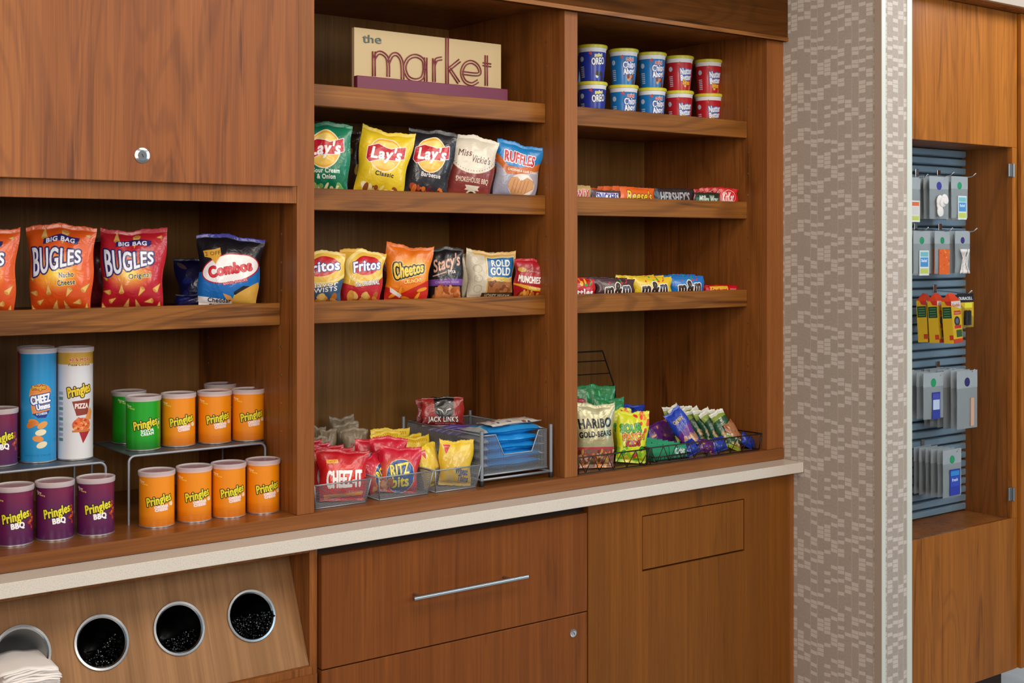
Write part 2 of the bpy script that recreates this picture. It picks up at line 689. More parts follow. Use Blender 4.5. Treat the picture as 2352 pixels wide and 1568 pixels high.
# ---- artwork (unit width; origin bottom left)
def a_bugles(bg, dk, lines):
    c = Cv(1.28, bg)
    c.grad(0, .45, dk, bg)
    c.glow(.45, .60, .42, .3, 'FFE04A', 1)
    for x, y, L, r in ((.1, .3, .09, 80), (.33, .33, .10, 2), (.66, .33, .10, 150), (.9, .36, .10, -40), (.17, .17, .08, -60), (.42, .1, .11, -20), (.6, .1, .10, 20),
                       (.8, .17, .09, 100), (.93, .06, .1, -10), (.05, .04, .1, 20), (.07, .5, .05, 60), (.26, 1.13, .11, 0), (.55, 1.12, .13, 170), (.27, .0, .09, -60), (.9, 1.14, .05, 90)):
        c.cone(x, y, L, r)
    c.poly([(.24, 1.0), (.5, 1.04), (.76, 1.0), (.78, 1.09), (.5, 1.13), (.25, 1.08)], '2A2466')
    c.text('BIG BAG', .5, 1.045, .06, 'F2F0FF', bold=.006, arc=.02, maxw=.44)
    c.text('BUGLES', .46, .78, .34, 'E9ECF7', '2A2466', .022, bold=.012, maxw=.78, hf=((1.0, .88), (-.22, .42)), shear=-.06)
    for i, l in enumerate(lines):
        c.text(l, .62, .56 - i * .11, .075, '1E2A66', 'FFE680', .006, bold=.003, rot=6, maxw=.075 * .62 * len(l))
    return c


def a_combos():
    c = Cv(1.25, '17171F')
    c.rect(0, 0, 1, .24, 'F2F3F7')
    c.poly([(0, .26), (.45, .22), (1, .56), (1, .5), (.6, .34), (.62, .14), (0, .2)], '1A72C4')
    c.poly([(0, .24), (.35, .16), (.62, .3), (1, .58), (1, .75), (0, .6)], '1C6EC0')
    c.poly([(.5, .4), (1, .4), (1, .76), (.8, .6)], '1A72C4')
    c.poly([(.55, 0), (.6, .22), (.98, .48), (1, .4), (1, 0)], 'D9A94A')
    c.poly([(.42, .26), (.55, .22), (.62, .13), (.5, .12)], 'DDA05E')
    c.ell(.52, .68, .46, .23, 'F7F5F5', 14, 'C01830', .018)
    c.text('Combos', .52, .68, .17, 'D81E2E', '9A1022', .006, bold=.016, rot=14, maxw=.72)
    c.poly([(.08, .96), (.26, .99), (.34, 1.02), (.36, .9), (.28, .74), (.2, .84), (.1, .86)], 'E7A93A')
    c.text('2 OFF', .23, .92, .06, '8A6A10', bold=.004, rot=8)
    c.text('BAKED SNACKS', .62, .46, .035, 'FFFFFF', 'C01830', .008, rot=14, maxw=.4)
    c.text('Cheddar', .36, .14, .07, '1A1A20', bold=.004)
    c.text('Cheese', .34, .04, .07, '1A1A20', bold=.004)
    c.rect(0, 1.19, 1, 1.25, '2A2AA8')
    return c


def a_lays(bg, dk, sub, tcol, foods, col2=None):
    c = Cv(1.25, bg)
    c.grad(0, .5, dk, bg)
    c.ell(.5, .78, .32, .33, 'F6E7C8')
    c.ell(.5, .78, .30, .31, 'EFB23A')
    c.ell(.5, .9, .24, .15, 'F8DC7A')
    c.ell(.5, .6, .22, .09, 'F5C95A')
    c.poly([(.14, .66), (.16, .88), (.35, .96), (.6, .9), (.86, .98), (.88, .76), (.7, .7), (.4, .68), (.2, .6)], 'C4182C', 'F4EDE8', .012)
    c.text("Lay's", .51, .80, .2, 'FFFFFF', bold=.018, shear=.18, rot=3, maxw=.62)
    for i, l in enumerate(sub):
        c.text(l, .55, .42 - i * .1, .075, tcol, bold=.006, maxw=.056 * len(l))
    c.blot(.15, .02, .9, .2, foods, 26, .07, random.Random(3))
    return c


def a_vickie():
    c = Cv(1.2, '8B3A36')
    c.grad(0, .2, 'B0503C', '8B3A36')
    c.rect(0, .95, 1, 1.2, 'E6DCC8')
    c.ell(.5, .95, .58, .47, 'E6DCC8')
    for k in range(26):
        a = math.radians(185 + 170 * k / 25)
        c.ell(.5 + .53 * math.cos(a), .95 + .42 * math.sin(a), .009, .009, '7A5040')
    c.text('Miss', .3, .86, .12, '5E2F28', bold=.004, shear=.2, maxw=.3)
    c.text("Vickie's", .66, .76, .13, '5E2F28', bold=.004, shear=.2, maxw=.42)
    c.text('SMOKEHOUSE BBQ', .52, .36, .09, 'EBDCC4', bold=.004, maxw=.74)
    c.poly([(.36, .26), (.7, .26), (.66, .21), (.7, .17), (.36, .17), (.4, .21)], 'E8DDC8')
    c.ell(.53, .06, .13, .13, 'EBDCC4')
    c.ell(.53, .05, .10, .10, '3A2420')
    c.text('KETTLE', .2, .05, .035, 'EBDCC4', maxw=.22)
    c.text('COOKED', .84, .05, .035, 'EBDCC4', maxw=.2)
    return c


def a_ruffles():
    c = Cv(1.15, 'A8A6B8')
    c.grad(0, .6, '9C9CB4', 'B9B4C0')
    c.poly([(0, .9), (.3, .62), (1, .7), (1, 1.15), (0, 1.15)], '1D86CC')
    c.poly([(0, .9), (0, .72), (.25, .5), (.6, .52), (1, .66), (1, .8), (.5, .66), (.25, .66)], 'CC6A2C')
    c.text('RUFFLES', .5, .84, .2, 'C81E36', 'F4F2F6', .016, bold=.014, rot=-3, maxw=.68)
    c.text('CHEDDAR & SOUR CREAM', .6, .6, .04, 'F6EDE0', bold=.003, maxw=.7)
    c.ell(.62, .3, .3, .25, 'F1E6DC')
    c.poly([(.5, .02), (.3, .3), (.36, .44), (.5, .46), (.6, .38), (.72, .47), (.88, .42), (.9, .28)], 'E0A878', 'B9743E', .008)
    for k in range(5):
        c.poly([(.4 + k * .08, .16), (.42 + k * .08, .16), (.46 + k * .08, .42), (.44 + k * .08, .42)], 'C98A52')
    return c


def a_fritos(low, dk, sub):
    c = Cv(1.15, 'E3B640')
    c.grad(.5, 1.15, 'E9BE48', 'D9A636')
    c.ell(.58, .80, .50, .36, 'F1D98A', 12)
    c.ell(.6, .80, .44, .30, 'E8BE4C', 12)
    c.poly([(0, .44), (.4, .36), (.8, .44), (1, .62), (1, 0), (0, 0)], low)
    c.grad(0, .2, dk, low, c.parity(c.seg([(0, 0), (1, 0), (1, .2), (0, .2)])))
    c.ell(.58, .82, .32, .2, 'C4202C', 14)
    c.text('Fritos', .58, .82, .2, 'FAFAFF', '2A3A8C', .015, bold=.016, rot=12, shear=.1, maxw=.68)
    for i, l in enumerate(sub):
        c.text(l, .62, .45 - i * .11, .09, 'F4F0F0', '1E2C52', .004, bold=.005, rot=10, shear=.15, maxw=.6)
    c.blot(.15, .0, .9, .22, ['E0A14A', 'C9822E', 'EBC06C', 'B0642A'], 18, .1, random.Random(5))
    return c


def a_cheetos():
    c = Cv(1.16, 'E87A16')
    c.grad(.3, 1.16, 'F08418', 'D96A12')
    c.poly([(0, .3), (.4, .2), (1, .5), (1, 0), (0, 0)], 'C8281C')
    c.glow(.6, .7, .5, .3, 'F7D23C', .7)
    c.text('Cheetos', .5, .68, .27, 'F6CE3A', '16120E', .03, bold=.018, rot=9, maxw=.7, out2='F5E08A', ow2=.012, hf=((1, .9), (-.15, .25)))
    c.text('CRUNCHY', .62, .46, .08, 'F6E070', 'D9541A', .012, bold=.006, rot=10, maxw=.42)
    for x, y, r in ((.2, .15, 30), (.5, .1, -10), (.75, .14, 60), (.85, .3, 20), (.35, .22, 80)):
        c.ell(x, y, .12, .035, 'F09A2A', r, 'A8400E', .006)
    c.poly([(.1, .3), (.4, .16), (.36, .1), (.12, .2)], 'EFE6E0')
    return c


def a_stacys():
    c = Cv(1.2, '1C1A1E')
    c.grad(0, .4, '3A2A2A', '1C1A1E')
    c.text("Stacy's", .5, .86, .26, 'E0A890', bold=.014, shear=.25, rot=12, maxw=.8)
    c.poly([(.1, .58), (.5, .66), (.52, .645), (.12, .56)], 'E0A890')
    c.text('Pita', .66, .66, .09, 'F1E6E0', bold=.003, rot=10)
    c.rect(0, .36, 1, .5, '7A4A9C')
    c.text('CINNAMON SUGAR', .52, .43, .05, 'D8C0E8', maxw=.7)
    c.poly([(.08, .0), (.15, .33), (.9, .33), (.95, 0)], 'C87844')
    c.blot(.1, .02, .9, .3, ['D88A50', 'B9622E', 'E09C66', 'A8542A'], 22, .1, random.Random(2))
    return c


def a_rold():
    c = Cv(1.0, 'DCCDB0')
    c.poly([(.1, 1), (.38, .5), (.38, 0), (1, 0), (1, 1)], 'D8B068')
    c.rect(0, 0, .36, .9, 'D6CBB4')
    for k in range(3):
        c.ell(.2, .62 - .2 * k, .09, .08, 'B8AE98')
        c.ell(.2, .62 - .2 * k, .075, .065, 'D6CBB4')
    c.poly([(.4, .86), (.95, .88), (.97, .5), (.7, .40), (.4, .48)], '2268A8', 'E8D8A0', .02)
    c.text('ROLD', .68, .76, .13, 'F6F2E4', bold=.008, maxw=.4)
    c.text('GOLD', .68, .59, .15, 'F6F2E4', bold=.010, maxw=.46)
    c.poly([(.5, .47), (.86, .47), (.84, .41), (.53, .41)], 'E0C040')
    c.poly([(.42, .12), (.4, .38), (.96, .38), (.95, .12)], 'A06A40')
    c.blot(.44, .14, .93, .36, ['7E4624', 'B07040', '8C5430', 'E8C8A0'], 16, .07, random.Random(8))
    c.poly([(.3, .0), (.3, .14), (1, .18), (1, .04)], '4A3620')
    c.text('HONEY WHEAT', .65, .09, .07, 'E8DCC0', bold=.003, maxw=.56)
    return c


def a_munchies():
    c = Cv(1.05, 'B01824')
    c.grad(.7, 1.05, '8C1420', 'C82030')
    c.ell(.2, .76, .14, .06, 'C8A030')
    c.text('Crunchy', .5, .74, .05, 'E8B0A0', maxw=.5)
    c.text('MUNCHIES', .46, .54, .16, 'FAF4F0', '8C0E18', .012, bold=.014, maxw=.72, arc=-.02)
    c.poly([(.0, .4), (1, .34), (1, .26), (.5, .26), (0, .36)], 'E8B028')
    c.text('CHEESE FIX', .66, .32, .05, 'FFF8D0', bold=.004, maxw=.4)
    c.ell(.5, .08, .42, .18, '7A2418')
    c.blot(.14, .0, .86, .2, ['E08A30', 'C86820', 'A04818', 'EFB050'], 30, .07, random.Random(4))
    return c


def a_cheez():
    c = Cv(.86, 'CC1420')
    c.grad(.55, .86, 'CC1420', 'B00E1C')
    c.glow(.5, .42, .5, .22, 'F05018', .75)
    c.rect(.16, .62, .38, .68, 'F2B82A')
    c.text('SNACKS', .27, .65, .035, 'A02010', maxw=.18)
    c.text('CHEEZ-IT', .52, .36, .27, 'FBF8F4', 'A80E18', .006, bold=.022, maxw=.76, rot=2)
    c.poly([(.1, .04), (.92, .1), (.95, .16), (.5, .12), (.08, .1)], 'F09A2A')
    c.text('THE BIG CHEESE', .74, .15, .035, 'F8D060', maxw=.34)
    return c


def a_ritz():
    c = Cv(1.0, 'C81A34')
    c.grad(.6, 1.0, 'C41834', 'D02038')
    c.glow(.5, .42, .56, .36, 'F6D060', 1)
    c.ell(.54, .36, .36, .36, '1E4C92', out='F4E9B0', ow=.01)
    c.text('RITZ', .5, .5, .24, 'F2DC3C', '1A3C70', .012, bold=.016, rot=12, maxw=.5)
    c.text('bits', .56, .24, .22, 'F2DC3C', '1A3C70', .012, bold=.02, rot=10, maxw=.46)
    c.blot(.0, .0, .3, .25, ['C87A3C', 'E0A060', 'A85A28'], 12, .08, random.Random(2))
    c.poly([(.0, .86), (.16, .96), (.02, 1)], 'E04050')
    return c


def a_wheat():
    c = Cv(1.0, 'E8C22C')
    c.grad(0, 1, 'D9AE22', 'EFCB38')
    c.glow(.6, .55, .35, .3, 'E6C47A', .7)
    c.poly([(.1, .9), (.34, .9), (.2, .68)], 'D84A3C', 'F6E0C0', .008)
    c.text('NABISCO', .21, .85, .03, 'FFF0E0', maxw=.16)
    c.text('Wheat', .68, .32, .15, '1F3F7A', bold=.010, rot=-4, maxw=.42)
    c.text('Thins', .74, .16, .13, '1F3F7A', bold=.010, rot=-4, maxw=.34)
    c.text('REDUCED FAT', .74, .06, .04, 'C86A20', maxw=.26)
    return c


def a_jerky():
    c = Cv(.62, 'A02620')
    c.grad(0, .25, '5A1414', 'A02620')
    c.poly([(.28, .62), (.76, .62), (.74, .24), (.6, .18), (.42, .18), (.30, .26)], '0C0A0A')
    for sgn in (-1, 1):
        c.poly([(.52 + sgn * .08, .5), (.52 + sgn * .17, .52), (.52 + sgn * .15, .49)], 'E8E4E0')
        c.poly([(.52 + sgn * .15, .38), (.52 + sgn * .05, .34), (.52 + sgn * .02, .26), (.52 + sgn * .07, .33), (.52 + sgn * .17, .35)], 'E8E4E0')
    c.text("JACK LINK'S", .5, .15, .10, 'ECE6E0', '1A0A0A', .008, bold=.006, maxw=.72)
    c.text('PREMIUM BEEF JERKY', .55, .06, .03, 'C8A0A0', maxw=.5)
    return c


def a_kraft(k=0):
    c = Cv(.8, '8E7E66')
    c.blot(0, 0, 1, .8, ['94846C', '86765E', '8E7E66'], 60, .1, random.Random(k))
    c.rect(.3, .3, .6, .55, '8A3A34')
    c.rect(.34, .34, .56, .5, 'B8A890')
    c.rect(.1, .12, .5, .26, '4A8AA8')
    c.rect(.62, .4, .86, .5, '7A5A48')
    return c


def a_yellowback():
    c = Cv(.9, 'E3C02E')
    for k in range(14):
        c.rect(.08 + k * .06, .78, .11 + k * .06, .84, 'C08A1C')
    c.text('WHEAT', .5, .4, .12, 'B8860E', maxw=.7)
    return c


def a_foil():
    c = Cv(.5, '2EA0E0')
    c.grad(0, .5, '1E90D8', '52BCF2')
    c.rect(0, 0, .09, .5, 'C8CCD0')
    c.rect(.94, 0, 1, .5, 'D4D8DC')
    c.rect(.09, .2, .94, .24, '9ED4F4')
    return c


def a_purplebar():
    c = Cv(.3, '4A3C8C')
    c.rect(0, .12, 1, .18, 'A8A4D0')
    return c


def a_haribo():
    c = Cv(1.25, 'B4AE84')
    c.grad(.3, 1.25, 'AAA47A', 'C2BC94')
    c.text('HARIBO', .5, .86, .17, '15171A', bold=.018, maxw=.84, rot=3)
    c.text('GOLD-BEARS', .5, .65, .10, '15171A', bold=.010, maxw=.86, rot=3)
    c.text('GUMMI CANDY', .6, .53, .03, 'A86830', maxw=.34)
    c.rect(0, .36, 1, .40, 'C03A48')
    c.rect(0, 0, 1, .36, '8C5A50')
    c.blot(.02, .0, .98, .33, ['A83A30', 'D87A30', '5A7A48', 'C8A878', 'E0B8A0', '7A3028', 'D8A040'], 70, .045, random.Random(6))
    return c


def a_sour():
    c = Cv(1.35, 'D8DC20')
    c.blot(0, 0, 1, .5, ['7CC024', 'B8D820', 'E0E020', '8ACB2A', 'F0E84A'], 50, .09, random.Random(9))
    c.blot(.5, .85, 1, 1.3, ['E05A28', 'E8402C', 'F09030'], 12, .07, random.Random(1))
    c.text('SOUR', .42, .9, .2, '3CA83C', '123A18', .012, bold=.02, rot=6, maxw=.66)
    c.text('PATCH', .52, .68, .17, 'F08A22', '2A1808', .012, bold=.018, rot=6, maxw=.74)
    c.text('KIDS', .5, .5, .13, 'C82A2A', '2A1808', .012, bold=.014, rot=6, maxw=.5)
    for x, y, cc in ((.2, .25, '3CB43C'), (.6, .2, 'D04030'), (.8, .38, '2E8A2E'), (.3, .12, 'E8E040')):
        c.ell(x, y, .09, .06, cc, 30, '4A5A10', .004)
    return c


def a_gum():
    c = Cv(.5, '1C8C5C')
    c.grad(0, .5, '157048', '24A06C')
    c.ell(.45, .24, .16, .14, '7FD0C8')
    c.ell(.45, .24, .12, .10, '1C8C5C')
    c.text('Orbit', .62, .25, .2, 'F0F8F4', '0E3A2A', .01, bold=.016, maxw=.56, shear=.1)
    return c


def a_green():
    c = Cv(.8, '157A3C')
    c.blot(0, 0, 1, .8, ['1C8C48', '0F6A30', '2AA05A', '5ABF80'], 30, .03, random.Random(4))
    return c


def a_plain(base, spots, A=1.0, n=16, text=None, tc='FFFFFF', r=.08, seed=1):
    c = Cv(A, base)
    c.blot(0, 0, 1, A, spots, n, r, random.Random(seed))
    if text:
        c.text(text, .5, A * .5, A * .26, tc, base, .01, bold=.012, maxw=.8)
    return c


def a_nature():
    c = Cv(2.2, '1F4A2C')
    c.rect(0, 1.95, 1, 2.2, 'E4E6DA')
    c.rect(0, 1.6, 1, 1.95, '8FA63C')
    c.poly([(0, 1.6), (1, 1.8), (1, 1.1), (0, .9)], '24583A')
    c.text('NATURE', .55, 1.35, .16, 'F0F0E4', bold=.01, rot=90, maxw=.8)
    c.rect(0, 0, 1, .45, 'A8B83C')
    c.blot(.1, .4, .9, .9, ['C89A5A', 'A87A40', 'E0C088'], 14, .12, random.Random(3))
    return c


def a_bluebar():
    c = Cv(1.7, '2038A8')
    c.grad(.6, 1.7, '2038A8', '2C4CC4')
    c.poly([(0, .75), (1, 1.0), (1, .6), (0, .45)], '6A2C90')
    c.blot(.1, .1, .95, .55, ['C89878', 'E0B898', 'A87850'], 20, .12, random.Random(3))
    c.text('CHEWY', .5, 1.25, .14, 'E0C040', bold=.01, maxw=.6)
    return c


def a_bar(bg, txt, tc, oc, extra=None, A=.32):
    c = Cv(A, bg)
    c.grad(0, A, bg, bg)
    if extra == 'snick':
        c.rect(0, 0, 1, .06, 'D8D8E0')
        c.poly([(.1, .07), (.96, .07), (.9, .26), (.16, .26)], 'F0F0F6')
    if extra == 'kit':
        c.ell(.46, .24, .38, .19, bg, 4, 'F4F0F0', .012)
    if extra == 'milky':
        c.poly([(.04, .04), (.96, .04), (.96, .2), (.04, .2)], '2E6A48')
    if extra == 'star':
        c.rect(.15, .04, .62, .28, 'F0C030')
    if extra == 'star':
        c.rect(.12, .03, .66, .29, 'F0C030')
    c.text(txt, .38 if extra == 'star' else .44 if extra == 'kit' else .5, A * .48, A * .56, tc, oc, .012 if oc else 0, bold=.012, shear=.12 if extra != 'her' else 0, maxw=.48 if extra == 'star' else .6 if extra == 'kit' else .74)
    if extra == 'star':
        c.rect(.7, .1, .96, .24, 'D81828')
        c.text('ORIGINAL', .83, .17, .06, 'FFFFFF', maxw=.22)
    return c


def a_mm(bg, sub):
    c = Cv(.42, bg)
    c.glow(.35, .3, .4, .18, 'FFFFFF', .12)
    c.blot(.3, .3, .8, .4, [sub, 'E03030', '30A040', 'F0A020'], 7, .03, random.Random(2))
    c.text('m&m', .55, .19, .26, '3A2418', 'F6F2EC', .02, bold=.026, maxw=.7, rot=4, sp=.16)
    return c


def a_skittles():
    c = Cv(.45, 'C8141E')
    c.blot(.3, .26, .9, .42, ['6A2C90', '3CA040', 'E8C020', 'F08020'], 9, .05, random.Random(2))
    c.text('Skittles', .5, .14, .15, 'FFFFFF', bold=.018, maxw=.86)
    return c


def a_can(bg, dk, flav, fc, extra=None, A=1.05):
    """front half of a can label; u runs over 180 degrees"""
    c = Cv(A, bg, 340)
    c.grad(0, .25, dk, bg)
    if extra == 'bbq':
        c.blot(.78, .3, .9, .62, ['B8401C', 'E07A28', '8C2C3C'], 12, .04, random.Random(1))
        c.glow(.7, .95, .5, .3, '8C1C3C', .6)
        c.rect(.42, .28, .76, .46, '5A1E4C')
    if extra == 'chip':
        c.ell(.8, .45, .05, .045, 'F2D9A8', 30)
        c.ell(.82, .43, .03, .028, 'F8EFE0', 30)
    if extra == 'green':
        c.blot(.78, .44, .86, .66, ['E0D060', 'F4EFE0', '7AB8E0'], 8, .03, random.Random(1))
    c.text('Pringles', .55, .55, .17, 'EFE02C', '1A1A10', .014, bold=.012, rot=14, shear=.12, maxw=.5)
    for i, l in enumerate(flav):
        c.text(l, .59, (.37 if extra == 'bbq' else .40) - i * .07, .10 if extra == 'bbq' else .055, fc, (None if extra == 'bbq' else 'F6E6D8') if fc != 'FFFFFF' or extra == 'bbq' else None, .004, bold=.012 if extra == 'bbq' else .006, rot=6, maxw=.24 if extra == 'bbq' else .26)
    c.text('Now', .2, .93, .045, 'F4E8E0', bold=.003, rot=-12)
    c.text('20 more', .25, .88, .035, 'E8D85A', bold=.003, rot=-12)
    c.text('NET WT 2.5 OZ', .56, .13, .026, dk, maxw=.26)
    c.text('POTATO CRISPS', .25, .13, .022, dk, maxw=.22)
    c.text('SERVING SIZE', .25, .17, .022, dk, maxw=.20)
    if extra == 'chip':
        c.text('CHEDDAR', .6, .405, .05, 'FFF4E8', 'E8A8A0', .008, bold=.006, rot=6, maxw=.26)
        c.text('CHEESE', .6, .345, .05, 'FFF4E8', 'E8A8A0', .008, bold=.006, rot=6, maxw=.24)
    return c


def a_tallblue():
    c = Cv(2.1, '1E8CC8', 288)
    c.glow(.6, 1.0, .6, 1.2, '2E9CD8', .5)
    c.ell(.55, 1.33, .2, .16, 'E08A3C')
    c.text('Pringles', .52, 1.43, .08, 'EFC02C', '7A2410', .01, bold=.006, rot=4, maxw=.24)
    c.poly([(.34, 1.3), (.7, 1.36), (.72, .98), (.4, .92)], 'E8904A')
    c.text('CHEEZ', .55, 1.2, .15, 'F8FAFF', '1E4C9C', .016, bold=.016, rot=9, maxw=.36)
    c.text('Umms', .6, 1.06, .10, 'F8FAFF', '1E4C9C', .014, bold=.012, rot=9, maxw=.26)
    c.poly([(.4, .92), (.72, .98), (.64, .84), (.5, .84)], '1A3A8C')
    c.text('4 CHEESE', .57, .92, .04, 'FFFFFF', bold=.004, rot=6, maxw=.2)
    for x, y, r, cc in ((.42, .76, -20, 'E08A3C'), (.58, .7, 30, 'EBA050'), (.55, .56, 10, 'F4E6C0'), (.5, .44, -10, 'E8924A'), (.57, .32, 20, 'F2E0B8'), (.38, .72, 30, 'D87A30')):
        c.ell(x, y, .1, .06, cc, r)
    c.text('POTATO CRISPS', .5, .12, .03, '14608C', maxw=.5)
    return c


def a_tallwhite():
    c = Cv(2.1, 'D8D8DE', 288)
    c.grad(0, .7, 'E8E6E8', 'D4D4DA')
    c.rect(0, 1.84, 1, 2.1, 'C89A30')
    c.text('40 % MORE', .58, 1.93, .06, 'B02028', 'F0E0A0', .006, bold=.004, maxw=.42)
    c.text('Pizza-Licious', .56, 1.84, .05, '6A2A18', 'F0E0A0', .006, bold=.003, maxw=.42)
    c.text('Pringles', .55, 1.34, .18, 'EFD02C', '3A2410', .016, bold=.014, rot=14, shear=.1, maxw=.46)
    c.poly([(.42, 1.12), (.78, 1.16), (.72, .86), (.5, .84)], '8C3A2A')
    c.text('PIZZA', .6, 1.03, .09, 'F6ECE8', bold=.008, maxw=.26)
    c.poly([(.5, .66), (.62, .3), (.78, .56)], 'A82028')
    c.ell(.6, .66, .18, .14, 'D8682C')
    c.blot(.46, .56, .74, .78, ['E8703A', 'B83A1C', 'F0A860', 'D0502A'], 40, .035, random.Random(2))
    c.poly([(.66, .78), (.78, 1.0), (.84, .9), (.8, .74)], 'E8904A')
    c.rect(.42, .52, .78, .56, 'C8783C')
    for k in range(10):
        c.rect(.12, .35 + k * .1, .24, .41 + k * .1, 'A8A8B4' if k % 2 else '6A8A7A')
    return c


def a_cup(bg, band, l1, l2, c1, o1, food):
    c = Cv(.85, bg)
    c.rect(0, .68, 1, .85, 'EEF0F4')
    c.poly([(.38, .64), (.46, .70), (.47, .60)], 'D84A3C')
    c.ell(.2, .52, .06, .06, 'C8D8F0')
    for k in range(6):
        c.rect(.14, .1 + k * .045, .26, .125 + k * .045, 'C8CCE0')
    if band:
        c.text('mini', .64, .60, .09, band, 'FFFFFF', .008, bold=.008, maxw=.2)
    c.text(l1, .64, .47, .15, c1, o1, .016, bold=.012, rot=6, maxw=.36)
    if l2:
        c.text(l2, .64, .32, .13, c1, o1, .016, bold=.012, rot=6, maxw=.34)
    c.blot(.55, .05, .8, .2, food, 8, .06, random.Random(3))
    if bg == 'C01E2A':
        c.text('bites', .66, .2, .11, 'F4C030', '8C2A10', .01, bold=.01, maxw=.24)
    return c


# ------------------------------------------------------------------ measured planes of the built-in (metres)
YF = 2.590            # face frame
YB = 3.117            # back panels
YN = 2.668            # front of the shelf nosings
FL = 0.905            # bay floor
CT = 0.872            # worktop surface
XS = 2.9944           # patterned side wall
BAYS = [(0.644, 1.3738), (1.4175, 2.1478), (2.1936, 2.9233)]
SHELVES = (1.881, 1.639, 1.376)
BT = 0.014            # shelf board lies this far below the top of its nosing
ZT = 2.1143           # underside of valance

# ------------------------------------------------------------------ room shell
struct(bx('floor', -1.5, 6.0, -2.5, 3.6, -0.05, 0.0, M['floor'], bev=0))
struct(bx('wall_back', -1.5, 6.0, 3.2, 3.3, 0.0, 2.9, M['white'], bev=0))
struct(bx('ceiling', -1.5, 6.0, 1.4, 3.3, 2.78, 2.84, M['white'], bev=0))
ws = struct(bx('wall_side', XS, 3.1291, 2.2391, 3.2, 0.0, 2.78, M['wallpaper'], bev=0))
# vinyl corner guards: two legs on each outer corner
g = MB()
g.box(XS - 0.0025, XS, 2.2366, 2.2600, 0, 2.78)
g.build('trim_1', M['trimtan'])['kind'] = 'structure'
g = MB()
g.box(XS + 0.0001, XS + 0.0165, 2.2366, 2.2389, 0, 2.78)
g.build('trim_2', M['trimwhite'])['kind'] = 'structure'
g = MB()
g.box(3.1096, 3.1316, 2.2366, 2.2391, 0, 2.78)
g.box(3.1291, 3.1316, 2.2391, 2.262, 0, 2.78)
g.build('trim_3', M['trimwhite'])['kind'] = 'structure'

# ------------------------------------------------------------------ upper cabinets: three bays
cab = []
cab_labels = ('left open cabinet bay under the locked upper door, full of cans',
              'middle open cabinet bay with the market sign on its top shelf',
              'right open cabinet bay with cookie cups on its top shelf')
for i, (x0, x1) in enumerate(BAYS):
    c_ = thing('display_cabinet', cab_labels[i], 'cabinet', (x0, YF, CT))
    cab.append(c_)
    xl = x0 - 0.02
    xr = x1 + (0.0437 if i < 2 else 0.0711)
    bx('back_panel', x0 - 0.01, x1 + 0.01, YB, YB + 0.012, FL, 2.4, M['wood_back'], c_, 0)
    bx('side_panel', x1, x1 + 0.02, YF + 0.0205, YB, FL, 2.4, M['wood_in'], c_, 0)
    if i == 0:
        bx('side_panel', x0 - 0.02, x0, YF + 0.0205, YB, FL, 2.4, M['wood_in'], c_, 0)
        bx('stile', x0 - 0.04, x0, YF, YF + 0.02, FL, 2.4, M['wood_frame'], c_)
    bx('side_panel', x1 + 0.0205, xr - 0.0003, YF + 0.0205, YB, FL, 2.4, M['wood_in'], c_, 0)
    bx('stile', x1, xr, YF, YF + 0.0202, FL, 2.4, M['wood_frame'], c_, 0.0006)
    bx('floor_board', x0 - (0.0 if i else 0.04), x1 + 0.0, YF + 0.0005, YB, CT + 0.002, FL, M['wood_rail'], c_, 0.0004)
    bx('top_panel', x0, x1, YF + 0.021, YB, 2.135, 2.153, M['wood_in'], c_, 0)
    zs = SHELVES if i else SHELVES[2:]
    for z in zs:
        s = bx('shelf_board', x0 + 0.001, x1 - 0.001, YN + 0.021, YB - 0.001, z - BT - 0.022, z - BT, M['wood_in'], c_, 0)
        bx('nosing', x0 + 0.001, x1 - 0.001, YN, YN + 0.021, z - 0.0505, z, M['wood_shelf'], s, 0.0012)
    pins = MB()
    for yy in (YF + 0.075, YB - 0.06):
        z = 1.02
        while z < 2.08:
            if min(abs(z - q + .02) for q in SHELVES) > 0.03:
                for xx, sg in ((x1, -1), (x0, 1)):
                    pins.tube([(xx, yy, z), (xx + sg * 0.0008, yy, z)], 0.003, 8)
            z += 0.064
    pn = pins.build('pin_sleeves', M['brass'], c_)
    pn['kind'] = 'stuff'

# upper door of the left bay, with cam lock
ud = cab[0]
d = bx('upper_door', 0.60, 1.3663, 2.57, 2.589, 1.6365, 2.45, M['wood_door'], ud, 0.001)
bx('door_bottom_rail', 0.64, 1.373, 2.591, 2.61, 1.60, 1.640, M['wood_in'], ud, 0)
bx('compartment_bottom', 0.645, 1.373, 2.611, YB - .001, 1.62, 1.64, M['wood_in'], ud, 0)
RX = Matrix.Rotation(math.pi / 2, 4, 'X')


def lock(p, parent, r=0.0118):
    T = Matrix.Translation(p) @ RX
    k = MB().lathe([(0.0001, 0.0045), (r * .55, 0.0045), (r * .6, 0.003), (r * .72, 0.0028), (r * .95, 0.0022), (r, 0.0005), (r, 0)], 32, T)
    o = k.build('lock', M['chrome'], parent, 'auto')
    k = MB().box(-0.0008, 0.0008, 0.0046, 0.0050, -0.004, 0.004, Matrix.Translation(p) @ Matrix.Rotation(math.pi, 4, 'Z') @ Matrix.Rotation(0.5, 4, 'Y'))
    k.build('keyhole', M['rubber'], o)


p = gy(326, 357, 2.57)
lock(Vector((p.x, 2.57, p.z)), ud, 0.0165)

br = thing('base_rail', 'long wooden rail between the bay floors and the stone worktop', 'rail', (0.60, YF, CT))
bx('rail_board', 0.60, XS - 0.001, YF - 0.004, YF + 0.0003, CT + 0.0012, FL, M['wood_rail'], br, 0.0005)
